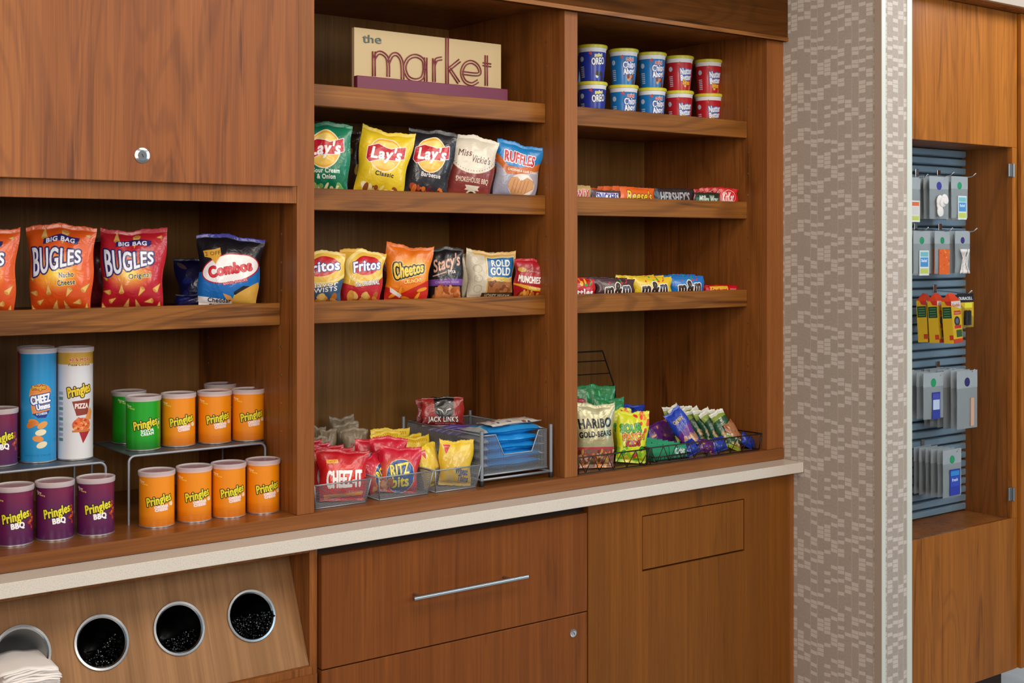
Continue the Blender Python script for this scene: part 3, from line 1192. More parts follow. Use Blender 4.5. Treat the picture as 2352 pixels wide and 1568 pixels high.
# valance across the middle and right bays
v_ = thing('valance', 'dark wooden valance board across the top of the open bays', 'valance', (1.38, 2.572, ZT))
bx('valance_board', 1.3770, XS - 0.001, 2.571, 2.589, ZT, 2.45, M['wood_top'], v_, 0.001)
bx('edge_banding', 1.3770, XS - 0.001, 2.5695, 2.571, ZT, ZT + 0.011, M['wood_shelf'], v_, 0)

# ------------------------------------------------------------------ worktop
wt = bx('worktop', 0.40, XS - 0.001, 2.512, 3.19, 0.8430, CT, M['quartz'], None, 0.0012)
tag(wt, 'off-white speckled stone worktop running under the open cabinet bays', 'worktop')

# ------------------------------------------------------------------ lower cabinets
YD = 2.545
lc = thing('drawer_cabinet', 'wide drawer cabinet with one long steel handle, under the worktop', 'cabinet', (1.40, YD, 0.1))
bx('carcass', 1.398, 2.19, 2.566, 3.1, 0.1, 0.842, M['dark'], lc, 0)
bx('toe_kick', 1.398, 2.19, 2.62, 2.64, 0.001, 0.1, M['dark'], lc, 0)
dr = bx('drawer', 1.4112, 2.1860, YD, YD + 0.02, 0.5655, 0.8185, M['wood_front'], lc, 0.001)
bx('drawer', 1.4112, 2.1860, YD, YD + 0.02, 0.11, 0.5625, M['wood_front'], lc, 0.001)
ph0, ph1 = gy(950, 1373, 2.512), gy(1212, 1325, 2.512)
hz = (ph0.z + ph1.z) / 2
hd = MB().tube([(ph0.x, 2.512, hz), (ph1.x, 2.512, hz)], 0.0052, 20).build('handle', M['steel'], dr, 'auto')
for xx in (ph0.x + 0.022, ph1.x - 0.05):
    MB().tube([(xx, 2.514, hz), (xx, YD, hz)], 0.0038, 14).build('handle_post', M['steel'], dr, 'auto')
dl = [o for o in lc.children if o.name.startswith('drawer')][-1]
p = gy(1316, 1453, YD)
lock(Vector((p.x, YD, p.z)), dl, 0.011)

tc_ = thing('waste_cabinet', 'cabinet with tall door and square push flap, beside the patterned wall', 'cabinet', (2.2, YD, 0.1))
bx('carcass', 2.1925, 2.985, 2.566, 3.1, 0.1, 0.842, M['dark'], tc_, 0)
bx('toe_kick', 2.1925, 2.985, 2.62, 2.64, 0.001, 0.1, M['dark'], tc_, 0)
fx0, fx1, fz0, fz1 = 2.379, 2.776, 0.637, 0.786
dx0, dx1, dz0, dz1 = 2.1895, 2.9700, 0.11, 0.8365
dm = MB()
dm.box(dx0, fx0, YD, YD + 0.02, dz0, dz1)
dm.box(fx1, dx1, YD, YD + 0.02, dz0, dz1)
dm.box(fx0, fx1, YD, YD + 0.02, fz1, dz1)
dm.box(fx0, fx1, YD, YD + 0.02, dz0, fz0)
M['wood_waste'] = wood('cherry_veneer_waste_door', '8C5216', '784410', '4C2A08', 'Z', 0.25, 0.42, 0.4, 0.8)
dd = dm.build('door', M['wood_waste'], tc_)
bx('push_flap', fx0 + 0.003, fx1 - 0.003, YD + 0.0006, YD + 0.018, fz0 + 0.0045, fz1 - 0.003, M['wood_waste'], dd, 0.0006)
bx('filler_strip', 2.973, XS - 0.001, YD + 0.004, YD + 0.02, 0.1, 0.842, M['wood_frame'], tc_, 0.0006)

# slanted condiment niche at the left
nc = thing('condiment_cabinet', 'recessed cabinet under the left worktop with slanted panel of four round holes', 'cabinet', (0.4, 2.56, 0.1))
XN = 1.389
bx('right_stile', XN, 1.4085, 2.56, 2.58, 0.1, 0.842, M['wood_in'], nc)
bx('side_panel', XN, 1.3975, 2.5805, 3.1, 0.1, 0.842, M['wood_in'], nc, 0)
bx('top_rail', 0.4, XN - 0.0003, 2.56, 2.58, 0.8262, 0.842, M['wood_in'], nc)
bx('niche_ceiling', 0.4, XN - 0.0003, 2.5805, 2.75, 0.8262, 0.83, M['wood_in'], nc, 0)
bx('bottom_rail', 0.4, XN - 0.0003, 2.548, 2.57, 0.548, 0.5765, M['wood_in'], nc)
bx('lower_door', 0.4, 1.4005, 2.546, 2.5475, 0.12, 0.5600, M['wood_front'], nc, 0)
# slanted panel: local s along X, t up the slope, n out of the face
P0 = Vector((XN - 0.0008, 2.561, 0.577))
TV = Vector((0, 2.662 - 2.561, 0.812 - 0.577))
LT = TV.length
TV.normalize()
NV = Vector((0, -TV.z, TV.y))
XA = Vector((-1, 0, 0))


def slope_hit(px, py):
    r = Vector(ray(px, py))
    c0 = Vector((0, 0, CAMZ))
    k = (P0 - c0).dot(NV) / r.dot(NV)
    q = c0 + r * k - P0
    return q.dot(XA), q.dot(TV)


holes = [slope_hit(577, 1414), slope_hit(411, 1443), slope_hit(233, 1475), slope_hit(50, 1502)]
tmid = sum(h[1] for h in holes) / 4
RH = 0.0535
sl = MB()
xs = [0.0]
hs = RH + 0.012
for s_, t_ in holes:
    xs += [s_ - hs, s_ + hs]
xs.append(0.98)


def sp(s_, t_, n_=0.0):
    return P0 + XA * s_ + TV * t_ + NV * n_


def quad(mb, s0, s1, t0, t1):
    b = len(mb.v)
    mb.v += [sp(s0, t0), sp(s1, t0), sp(s1, t1), sp(s0, t1)]
    mb.face((b + 3, b + 2, b + 1, b))


for k in range(0, len(xs), 2):
    quad(sl, xs[k], xs[k + 1], 0, LT)
for s_, t_ in holes:
    quad(sl, s_ - hs, s_ + hs, 0, t_ - hs)
    quad(sl, s_ - hs, s_ + hs, t_ + hs, LT)
    N = 48
    b = len(sl.v)
    for k in range(N):
        a = 2 * math.pi * k / N
        ca, sa = math.cos(a), math.sin(a)
        m_ = hs / max(abs(ca), abs(sa))
        sl.v += [sp(s_ + RH * ca, t_ + RH * sa), sp(s_ + m_ * ca, t_ + m_ * sa), sp(s_ + RH * ca, t_ + RH * sa, -0.016)]
    for k in range(N):
        k2 = (k + 1) % N
        sl.face((b + 3 * k + 1, b + 3 * k, b + 3 * k2, b + 3 * k2 + 1))
        sl.face((b + 3 * k, b + 3 * k + 2, b + 3 * k2 + 2, b + 3 * k2))
so = sl.build('slanted_panel', M['wood_niche'], nc)

# frame of a cylinder whose axis is the panel normal
ROT = Matrix((XA.cross(NV) * 0 + XA, TV, NV)).transposed().to_4x4()
cup_lab = ['rightmost steel cup, black stirrers sticking out of it', 'steel cup second from right, half full of black stirrers',
           'steel cup second from left, low pile of black stirrers', 'leftmost steel cup holding the white napkins']
cup_fill = [0.75, 0.42, 0.55, 0]
rs = random.Random(11)
for i, (s_, t_) in enumerate(holes):
    base = sp(s_, t_, 0)
    cu = thing('cup_dispenser', cup_lab[i], 'cup', base, group='steel cups in the slanted panel')
    T = Matrix.Translation(base) @ ROT
    MB().lathe([(RH - 0.004, -0.004), (RH - 0.005, 0.0015), (RH - 0.002, 0.0042), (RH + 0.0025, 0.004), (RH + 0.0035, 0.0008), (RH + 0.0008, 0.0002)], 56, T).build('rim', M['steel'], cu, 'auto')
    inner = M['steel_cup'] if i == 3 else M['black_plastic']
    MB().lathe([(0.0005, -0.112), (RH * .3, -0.108), (RH * .62, -0.094), (RH * .82, -0.070), (RH - 0.0075, -0.03), (RH - 0.004, -0.003)], 48, T).build('cup_liner', inner, cu, 'auto')
    if i < 3:
        st = MB()
        for k in range(520):
            # straw tips pile in the lower part of the cup
            a = rs.uniform(0, 2 * math.pi)
            q = RH * 0.86 * math.sqrt(rs.random())
            u, v = q * math.cos(a), q * math.sin(a)
            top = (0.004, -0.010 - u * 0.25, -0.006 - u * 0.55)[i]
            if v > top or k > (520, 300, 300)[i]:
                continue
            n1_ = (0.004, -0.030, -0.034)[i] + rs.uniform(-0.008, 0.006) + (0.010 if i == 0 and u < 0 else 0)
            a_ = base + XA * u + TV * (v - 0.002) + NV * n1_
            dv = NV * -1 + XA * rs.uniform(-.2, .2) + TV * rs.uniform(-.1, .2)
            st.tube([a_ + dv * 0.045, a_], 0.0019, 7, False)
            st.tube([a_ - dv * 0.0002, a_ + dv * 0.004], 0.0012, 6, True)
        o = st.build('stirrer_bundle', M['straw'])
        tag(o, ('bundle of thin black stirrers poking out of the rightmost steel cup', 'short black stirrers inside the steel cup second from right',
                'heap of black stirrers deep in the steel cup second from left')[i], 'stirrers', 'black stirrers in the steel cups', 'stuff')
# napkins: folded sheets stacked on the lip of the leftmost cup
nb = sp(holes[3][0], holes[3][1] - 0.028, 0.0)
npc = gz(68, 1548, nb.z - 0.012)
for k in range(16):
    m_ = MB()
    r_ = random.Random(100 + k)
    W_, D_ = 0.106 + r_.uniform(-.006, .006), 0.105
    nx, ny = 12, 8
    ph_ = r_.uniform(0, 6)
    zc = nb.z - 0.040 + k * 0.0033
    dx_, dy_ = r_.uniform(-.004, .004), r_.uniform(-.005, .004) + 0.0012 * abs(k - 8)
    for sd in (0, 1):
        for j in range(ny + 1):
            for q in range(nx + 1):
                u, v = q / nx, j / ny
                z = zc + sd * 0.0024 + 0.0022 * math.sin(3.2 * u + ph_) - 0.006 * (2 * u - 1) ** 2 + 0.05 * (v * 0.2) + (0.0011 * math.sin(u * 14 + ph_))
                m_.v.append(Vector((nb.x - W_ / 2 + W_ * u + dx_, nb.y - 0.052 + dy_ + D_ * v, z)))
    w_ = nx + 1
    tot = w_ * (ny + 1)
    for j in range(ny):
        for q in range(nx):
            a = j * w_ + q
            m_.face((a, a + w_, a + w_ + 1, a + 1))
            m_.face((tot + a, tot + a + 1, tot + a + w_ + 1, tot + a + w_))
    for q in range(nx):
        m_.face((q, q + 1, tot + q + 1, tot + q))
        a = ny * w_ + q
        m_.face((a + 1, a, tot + a, tot + a + 1))
    for j in range(ny):
        a = j * w_
        m_.face((a + w_, a, tot + a, tot + a + w_))
        a = j * w_ + nx
        m_.face((a, a + w_, tot + a + w_, tot + a))
    o = m_.build('napkin', M['paper'], None, True)
    tag(o, 'folded white paper napkin, %s in the stack at the leftmost cup' % (['lowest'] + ['number %s from the bottom' % w_n for w_n in ('two', 'three', 'four', 'five', 'six', 'seven', 'eight', 'nine', 'ten', 'eleven', 'twelve', 'thirteen', 'fourteen', 'fifteen')] + ['topmost'])[k], 'napkin', 'stack of white napkins')

# ------------------------------------------------------------------ right-hand case behind the patterned wall
YR = 2.44
XG = 3.968
rc = thing('merchandise_case', 'tall amber wood cabinet with glazed slatwall recess at far right', 'cabinet', (3.13, YR, 0.09))
ZG0, ZG1 = 0.596, 1.8375
bx('upper_panel', 3.1345, XG + 0.028, YR, YR + 0.02, ZG1, 2.288, M['wood_right'], rc, 0.001)
bx('lower_panel', 3.1345, XG + 0.028, YR, YR + 0.02, 0.09, ZG0, M['wood_right'], rc, 0.001)
bx('door_stile', XG, XG + 0.028, YR, YR + 0.02, ZG0, ZG1, M['wood_right'], rc, 0.0006)
bx('recess_side', XG, XG + 0.018, YR + 0.0205, 2.66, ZG0 - .01, ZG1 + .01, M['wood_case'], rc, 0)
bx('recess_floor', 3.1345, XG, YR + 0.0205, 2.66, ZG0 - 0.018, ZG0 - .0005, M['wood_case'], rc, 0)
bx('recess_top', 3.1345, XG, YR + 0.0205, 2.66, ZG1 + .0005, ZG1 + 0.018, M['wood_case'], rc, 0)
bx('end_panel', XG + 0.034, XG + 0.10, YR - 0.012, 2.9, 0.09, 2.288, M['wood_right'], rc, 0.001)
bx('toe_kick', 3.1345, 3.95, YR + 0.03, YR + 0.05, 0.0005, 0.09, M['dark'], rc, 0)
bx('case_back', 3.1345, XG + 0.05, 2.632, 2.645, ZG0 - .01, ZG1 + .01, M['slat_end'], rc, 0)
z = ZG0 + 0.002
pitch = 0.0296
first = None
while z + pitch < ZG1 + 0.012:
    if first is None:
        # one slat: bevelled face, hooked lip, dark groove under it
        m_ = MB()
        pr = [(0.632, 0.0), (0.622, 0.0005), (0.617, 0.004), (0.6165, 0.0215), (0.621, 0.0235), (0.632, 0.0235)]
        for xx in (3.1345, XG - 0.0005):
            for yy, zz in pr:
                m_.v.append(Vector((xx, 2 + yy, z + zz)))
        n_ = len(pr)
        for k in range(n_ - 1):
            m_.face((k, k + 1, n_ + k + 1, n_ + k)[::-1])
        m_.face(range(n_))
        m_.face([n_ + k for k in range(n_)][::-1])
        first = m_.build('slat', M['slat'], rc)
    else:
        o = first.copy()
        o.location.z = z - (ZG0 + 0.002)
        COL.objects.link(o)
    z += pitch
# glass pane and hinges
glass = mat('tinted_glass', 'FFFFFF', 0.02, 0, Transmission_Weight=1.0, IOR=1.05, Specular_IOR_Level=0.35)
gp = thing('glass_door', 'frameless clear glass door over the slatwall recess', 'glass door', (XG, YR, ZG0))
gl = bx('pane', 3.136, XG - 0.003, YR + 0.004, YR + 0.009, ZG0 + 0.002, ZG1 - 0.002, glass, gp, 0)
for py in (391, 1135):
    q = gy(2318, py, YR)
    h_ = bx('hinge', XG - 0.024, XG + 0.006, YR - 0.004, YR + 0.0035, q.z - 0.022, q.z + 0.022, M['hinge'], gp, 0.002)
    MB().tube([(XG - 0.002, YR - 0.006, q.z - 0.022), (XG - 0.002, YR - 0.006, q.z + 0.022)], 0.005, 12).build('hinge_barrel', M['hinge'], h_, 'auto')
# soffit and crown over the case
cr = thing('case_crown', 'dark wooden crown board above the amber cabinet at far right', 'crown moulding', (3.13, 2.3, 2.29))
bx('crown_board', 3.1345, 4.6, YR - 0.06, YR + 0.4, 2.289, 2.31, M['wood_case'], cr)
bx('crown_fascia', 3.1345, 4.6, YR - 0.075, YR - 0.06, 2.289, 2.34, M['trimtan'], cr)

# ------------------------------------------------------------------ sign
sg = thing('market_sign', 'cream shop sign with burgundy base reading the market, on the top middle shelf', 'sign', (1.83, 2.74, SHELVES[0] - BT))
sx0, sx1 = gy(812, 100, 2.74).x, gy(1151, 100, 2.74).x
sz1 = gy(812, 62, 2.74).z
zb_ = SHELVES[0] - BT
bx('sign_board', sx0 + .002, sx1, 2.74, 2.752, zb_, sz1, M['sign_cream'], sg, 0.0005)
zs_ = gy(812, 173, 2.73).z
bx('sign_base', sx0, sx1 + 0.009, 2.722, 2.7395, zb_, zs_, M['sign_wine'], sg, 0.0012)


def letters(txt, x0, x1, z0, z1, y, m, name, parent, stroke=None, th=0.003, kids=None):
    """raised single characters cut from sheet"""
    cu = bpy.data.curves.new('t', 'FONT')
    cu.body = txt
    cu.extrude = th / 2
    if stroke:
        cu.offset = stroke
    cu.resolution_u = 5
    ob = bpy.data.objects.new('t', cu)
    COL.objects.link(ob)
    bpy.context.view_layer.update()
    dg = bpy.context.evaluated_depsgraph_get()
    me = bpy.data.meshes.new_from_object(ob.evaluated_get(dg))
    bpy.data.objects.remove(ob)
    v = np.array([q.co[:] for q in me.vertices])
    a, b = v.min(0), v.max(0)
    off = woff(parent)
    for q in me.vertices:
        q.co = Vector((x0 + (q.co.x - a[0]) / (b[0] - a[0]) * (x1 - x0), y + q.co.z,
                       z0 + (q.co.y - a[1]) / (b[1] - a[1]) * (z1 - z0))) - off
    me.materials.clear()
    me.materials.append(m)
    o = bpy.data.objects.new(name, me)
    COL.objects.link(o)
    o.parent = parent
    return o


def sxz(px, py, y=2.738):
    q = gy(px, py, y)
    return q.x, q.z


for ch, (xa, ya), (xb, yb) in (('t', (833, 81), (845, 99)), ('h', (846, 80), (858, 99)), ('e', (862, 86), (876, 101))):
    x0, z1 = sxz(xa, ya)
    x1, z0 = sxz(xb, yb)
    letters(ch, x0, x1, z0, z1, 2.7385, M['sign_grey'], 'letter', sg)


def stroke_letter(paths, name='letter'):
    """double-line letter: each stroke is a pair of thin rods"""
    m_ = MB()
    for pts in paths:
        P = [Vector((*sxz(*q), 0)) for q in pts]
        P = [Vector((q[0], 2.7380, q[1])) for q in P]
        if len(P) > 2:      # smooth
            Q = []
            for i in range(len(P) - 1):
                p0, p1, p2, p3 = P[max(i - 1, 0)], P[i], P[i + 1], P[min(i + 2, len(P) - 1)]
                for k in range(5):
                    t_ = k / 5
                    Q.append(0.5 * ((2 * p1) + (-p0 + p2) * t_ + (2 * p0 - 5 * p1 + 4 * p2 - p3) * t_ ** 2 + (-p0 + 3 * p1 - 3 * p2 + p3) * t_ ** 3))
            Q.append(P[-1])
            P = Q
        for sgn in (-1, 1):
            R_ = []
            for i, q in enumerate(P):
                d_ = (P[min(i + 1, len(P) - 1)] - P[max(i - 1, 0)]).normalized()
                nn = Vector((-d_.z, 0, d_.x))
                R_.append(q + nn * sgn * 0.0036)
            m_.tube(R_, 0.0017, 6)
    m_.build(name, M['sign_cut'], sg, True)


stroke_letter([[(859, 118), (859, 175)], [(859, 135), (868, 122), (878, 122), (889, 132), (892, 150), (892, 176)], [(892, 145), (900, 128), (910, 124), (919, 132), (924, 148), (925, 182)]])
stroke_letter([[(978, 132), (978, 187)], [(975, 160), (972, 138), (955, 128), (938, 135), (930, 155), (938, 177), (955, 184), (970, 178), (975, 160)]])
stroke_letter([[(997, 134), (997, 188)], [(997, 150), (1003, 137), (1015, 134)]])
stroke_letter([[(1027, 86), (1027, 192)], [(1056, 139), (1030, 160)], [(1033, 158), (1054, 190)]])
stroke_letter([[(1062, 167), (1100, 170), (1098, 152), (1083, 142), (1068, 148), (1061, 167), (1068, 186), (1084, 193), (1098, 186)]])
stroke_letter([[(1117, 127), (1117, 197)], [(1109, 147), (1128, 150)]])


# ------------------------------------------------------------------ packaged goods: builders
def pouch_pt(u, v, side, w, h, T, sb, st, ph, pinch=0.03, crumple=1.0, taper=0.0):
    s = 2 * u - 1
    vv = min(max((v - sb) / (1 - sb - st), 0), 1)
    prof = (max(0.0, 1 - abs(s) ** 2.3)) ** 0.62 * (math.sin(math.pi * vv ** 0.85)) ** 0.6 if 0 < vv < 1 else 0.0
    wr = (math.exp(-(1 - vv) * 6) * math.sin(s * 13 + ph) + math.exp(-vv * 6) * math.sin(s * 11 + ph * 2)) * 0.5
    wr += 0.35 * math.sin(7 * vv + 5 * s + ph * 3) * math.sin(4 * s - 3 * vv + ph)
    wr += 0.18 * math.sin(17 * vv - 9 * s + ph * 5)
    th = T / 2 * prof + crumple * min(0.0032, T * .07) * wr * min(1, prof * 2.5)
    x = s * w / 2 * (1 - pinch * math.sin(math.pi * vv)) * (1 + taper * (v - 0.6)) + 0.004 * math.sin(vv * 6 + ph) * (1 - abs(s)) * 0.3
    x += 0.0022 * math.sin(9 * vv + ph + (2 if s > 0 else 0)) * abs(s) ** 3
    wb = min(0.0045, h * .03)
    z = v * h + (wb * math.sin(3 * s + ph) + wb * .35 * math.sin(9 * s + ph)) * v ** 3
    z -= 0.012 * abs(s) ** 3 * (1 - v) ** 6 * 0
    y = -th if side == 0 else th * 0.85
    return Vector((x, y + 0.0003 * (1 if side else -1), z))


def bag_meshes(w, h, T, m, sm, ph, sb=0.06, st=0.06, nu=22, nv=26, A=None, pinch=0.03, crumple=1.0, taper=0.0):
    A_ = A
    out = []
    for nm, v0, v1, mm in (('pouch', sb, 1 - st, m), ('top_seal', 1 - st, 1.0, sm), ('bottom_seal', 0.0, sb, sm)):
        mb = MB()
        n_v = nv if nm == 'pouch' else 4
        for side in (0, 1):
            b = len(mb.v)
            for j in range(n_v + 1):
                v = v0 + (v1 - v0) * j / n_v
                for i in range(nu + 1):
                    u = i / nu
                    p = pouch_pt(u, v, side, w, h, T, sb, st, ph, pinch, crumple, taper)
                    if nm != 'pouch':
                        p.y += 0.0012 * math.sin(u * 9 + ph) + (0.0005 if j % 2 else -0.0005)
                        if j in (0, n_v) and False:
                            p.z += 0
                        if nm == 'top_seal' and j == n_v and i % 2:
                            p.z -= 0.0012
                    else:
                        e = min(j, n_v - j) / n_v
                        p.y += 0.0012 * math.sin(u * 9 + ph) * max(0, 1 - e * 8)
                    mb.v.append(p)
            for j in range(n_v):
                for i in range(nu):
                    a = b + j * (nu + 1) + i
                    q = (a, a + 1, a + nu + 2, a + nu + 1)
                    vs = [(v0 + (v1 - v0) * jj / n_v) for jj in (j, j, j + 1, j + 1)]
                    uu = [i / nu, (i + 1) / nu, (i + 1) / nu, i / nu]
                    if side:
                        q = q[::-1]
                        vs, uu = vs[::-1], [1 - k for k in uu[::-1]]
                    mb.face(q, list(zip(uu, vs)))
        me = mb.build(nm, mm, None, True, world=False, data_only=True)
        out.append((nm, me))
    return out


def put(nm, me, parent):
    o = bpy.data.objects.new(nm, me)
    COL.objects.link(o)
    o.parent = parent
    return o


_ph = [0.3]


def bag(name, label, cat, xl, xr, yt, Y, zb, m, sm=None, T=0.05, yaw=-10, lean=6, roll=0, group=None, h=None, w=None, turn=True, **kw):
    a, b = gy(xl, yt, Y), gy(xr, yt, Y)
    yr_ = math.radians(yaw - 13 if yaw < 0 and turn else yaw)
    if w is None:
        w = (b.x - a.x) / (math.cos(yr_) + math.tan(math.atan2((a.x + b.x) / 2, Y)) * -math.sin(yr_))
    if h is None:
        h = (gy((xl + xr) / 2, yt, Y).z - zb) / math.cos(math.radians(lean))
    o = thing(name, label, cat, ((a.x + b.x) / 2, Y, zb), (0, 0, 0), group)
    o.rotation_euler = Euler((math.radians(-lean), math.radians(roll), yr_), 'XYZ')
    _ph[0] += 1.7
    for nm, me in bag_meshes(w, h, T, m, sm or m, _ph[0], **dict(dict(taper=.15 if h > .09 else 0), **kw)):
        put(nm, me, o)
    return o


def clone(o, loc=None, rot=None, label=None, group=None):
    r = o.copy()
    COL.objects.link(r)
    for ch in o.children:
        c = ch.copy()
        COL.objects.link(c)
        c.parent = r
        for gch in ch.children:
            d = gch.copy()
            COL.objects.link(d)
            d.parent = c
    if loc is not None:
        r.location = loc
    if rot is not None:
        r.rotation_euler = rot
    if label:
        r['label'] = label
    if group:
        r['group'] = group
    return r


def can(name, label, r, h, m, loc, yaw=-0.42, seal=None, group=None):
    o = thing(name, label, 'can', (0, 0, 0), (0, 0, 0), group)
    rr = r - 0.0015

    def uvf(t_, z):
        a = 360 * t_
        if a > 180:
            a -= 360
        if abs(a) > 90:
            a = (180 - abs(a)) * (1 if a > 0 else -1)
        return ((a + 90) / 180, (z - 0.003) / (h - 0.010))
    MB().lathe([(rr, 0.003), (rr, h * .33), (rr, h * .66), (rr, h - 0.007)], 48, None, uvf).build('label_tube', m, o, True, False)
    MB().lathe([(0.0005, 0.0015), (rr - 0.002, 0.0012), (rr - 0.0008, 0.0), (rr + 0.0009, 0.0006), (rr + 0.0009, 0.0025), (rr, 0.0034)], 48).build('bottom_rim', M['can_rim'], o, 'auto', False)
    MB().lathe([(rr, h - 0.0072), (rr + 0.0004, h - 0.0052), (rr - 0.002, h - 0.0045), (0.0005, h - 0.0045)], 48).build('foil_seal', seal or M['can_seal'], o, 'auto', False)
    MB().lathe([(r, h - 0.0105), (r + 0.0008, h - 0.008), (r + 0.0008, h - 0.0008), (r, h), (r - 0.003, h), (r - 0.0045, h - 0.0018)], 48).build('lid', M['lid_clear'], o, 'auto', False)
    MB().lathe([(r - 0.0045, h - 0.0018), (r - 0.016, h - 0.0022), (r - 0.017, h - 0.0014), (0.0005, h - 0.0014)], 48).build('lid_window', M['lid_window'], o, 'auto', False)
    o.location = loc
    o.rotation_euler = (0, 0, yaw)
    return o


def floor_of(cx, bot, z, r):
    """centre on plane z of a round base whose lowest pixel is bot"""
    p = gz(cx, bot, z)
    d = Vector((p.x, p.y)).normalized()
    return Vector((p.x + d.x * r, p.y + d.y * r, z))


# ------------------------------------------------------------------ wire risers in the left bay
RZ = 1.052


def riser(label, x0, x1, y0, y1, z0, z1, legs_vis=True):
    o = thing('wire_riser', label, 'riser', ((x0 + x1) / 2, y0, z0))
    rt = 0.0028
    bx('plate', x0 + 0.002, x1 - 0.002, y0 + 0.002, y1 - 0.002, z1 - 0.0022, z1 - 0.0004, M['riser_plate'], o, 0)
    cr_ = 0.014
    for yy in (y0, y1):
        pts = [(x0, yy, z0)]
        for k in range(6):
            a = math.pi - k * math.pi / 10
            pts.append((x0 + cr_ + cr_ * math.cos(a), yy, z1 - rt - cr_ + cr_ * math.sin(a)))
        for k in range(6):
            a = math.pi / 2 - k * math.pi / 10
            pts.append((x1 - cr_ + cr_ * math.cos(a), yy, z1 - rt - cr_ + cr_ * math.sin(a)))
        pts.append((x1, yy, z0))
        MB().tube(pts, rt, 10).build('leg_frame', M['wire'], o, 'auto')
    return o


M['riser_plate'] = mat('grey_metal_plate', '565C64', 0.45, 0.4)
riser('grey metal riser at the right of the left bay, holding green and orange cans', 1.0395, 1.362, 2.722, 2.95, FL, RZ + 0.003)
riser('grey metal riser at the far left of the cabinet, holding tall cans', 0.655, 0.989, 2.722, 2.92, FL, RZ - 0.004)

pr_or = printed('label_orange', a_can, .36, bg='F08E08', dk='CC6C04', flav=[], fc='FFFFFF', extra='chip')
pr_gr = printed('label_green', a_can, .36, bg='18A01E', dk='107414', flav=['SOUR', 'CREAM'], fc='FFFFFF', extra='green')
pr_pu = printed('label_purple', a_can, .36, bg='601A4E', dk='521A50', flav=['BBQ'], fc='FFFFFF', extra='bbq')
CH, CR = 0.1185, 0.0385
proto = can('snack_can', 'short orange snack can on the cabinet floor, leftmost of the four orange ones', CR, CH, pr_or, (0, 0, 0), group='short snack cans')
spots = [(360, 1213), (446, 1201), (525, 1191), (604, 1181)]
for k, (px, py) in enumerate(spots):
    l_ = floor_of(px, py, FL, CR)
    if k == 0:
        proto.location = l_
    else:
        clone(proto, l_, (0, 0, -0.40 + 0.03 * k),
              ('', 'short orange snack can on the cabinet floor, second from left of four', 'short orange snack can on the cabinet floor, third from left of four',
               'short orange snack can on the cabinet floor, beside the right bay wall')[k])
RA = RZ + 0.0032
for px, py, lb, dy in ((410, 1027, 'orange snack can on the riser, next to the front green can', 0), (493, 1020, 'orange snack can in the middle of the riser row, red tab under its lid', 0),
                       (570, 1014, 'orange snack can at the right end of the riser row', 0), (527, 1003, 'orange snack can at the back of the riser, only its lid showing', .05)):
    l_ = floor_of(px, py, RA, CR)
    l_.y += dy
    clone(proto, l_, (0, 0, -0.36), lb)
pg = can('snack_can', 'short green snack can at the front left of the riser', CR, CH, pr_gr, floor_of(329, 1036, RA, CR), -0.40, group='short snack cans')
clone(pg, floor_of(296, 1020, RA, CR), (0, 0, 0.1), 'short green snack can behind the front green one')
pp = can('snack_can', 'short purple snack can on the cabinet floor, rightmost of three', CR, CH, pr_pu, floor_of(220, 1232, FL, CR), -0.38, group='short snack cans')
clone(pp, floor_of(126, 1243, FL, CR), (0, 0, -0.36), 'short purple snack can on the cabinet floor, middle of three')
clone(pp, floor_of(32, 1256, FL, CR), (0, 0, -0.36), 'short purple snack can on the cabinet floor, cut by the left edge')
RB = RZ - 0.0038
clone(pp, floor_of(-3, 1073, RB, CR), (0, 0, -0.34), 'short purple snack can on the left riser beside the tall blue can')
can('tall_snack_can', 'tall bright blue snack can on the left riser', CR - .0005, 0.240, printed('label_tall_blue', a_tallblue, .34), floor_of(88, 1064, RB, CR), -0.32, group='tall snack cans')
can('tall_snack_can', 'tall white snack can with pizza picture on the left riser', CR - .0005, 0.240, printed('label_tall_white', a_tallwhite, .34), floor_of(173, 1058, RB, CR), -0.26, group='tall snack cans')
M['red_can'] = printed('label_red', a_plain, .4, base='A02428', spots=['B84038', '8C1C20'], A=2)
can('tall_snack_can', 'tall red snack can mostly hidden behind the tall blue one', CR - .0005, 0.240, M['red_can'], gy(82, 1000, 2.865).xy.to_3d() + Vector((0, 0, RB)), 0, group='tall snack cans')

# ------------------------------------------------------------------ bags on the shelves
B3, B2, B1 = SHELVES[2] - BT + .0004, SHELVES[1] - BT + .0004, SHELVES[0] - BT + .0004
gL = 'snack bags on the left shelf'
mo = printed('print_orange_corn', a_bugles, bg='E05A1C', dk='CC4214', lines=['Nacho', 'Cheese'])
mr = printed('print_red_corn', a_bugles, bg='BE1E2E', dk='A81422', lines=['Original'])
mdr = printed('print_darkred', a_plain, bg=None) if False else printed('print_darkred', a_plain, base='6A1420', spots=['7C1C28', '58101A', 'A87840'], n=10)
bag('corn_snack_bag', 'orange corn snack bag with navy lettering, second from the left edge', 'snack bag', 63, 215, 517, 2.735, B3, mo, None, .055, -16, 3, 0, gL)
bag('corn_snack_bag', 'orange corn snack bag cut by the left edge of the photo', 'snack bag', -112, 38, 523, 2.735, B3, mo, None, .055, -12, 3, 0, gL)
bag('corn_snack_bag', 'red corn snack bag with navy lettering beside the orange one', 'snack bag', 227, 377, 526, 2.735, B3, mr, None, .055, -12, 3, 1, gL)
bag('corn_snack_bag', 'dark red bag standing in shadow behind the red corn snack bag', 'snack bag', 180, 300, 545, 2.82, B3, mdr, None, .05, -8, 3, 0, gL)
mc = printed('print_pretzel_nugget', a_combos)
bag('pretzel_snack_bag', 'black, white and blue bag with red script logo at the right of the left shelf', 'snack bag', 447, 594, 541, 2.735, B3, mc, None, .05, -14, 4, 3, gL)
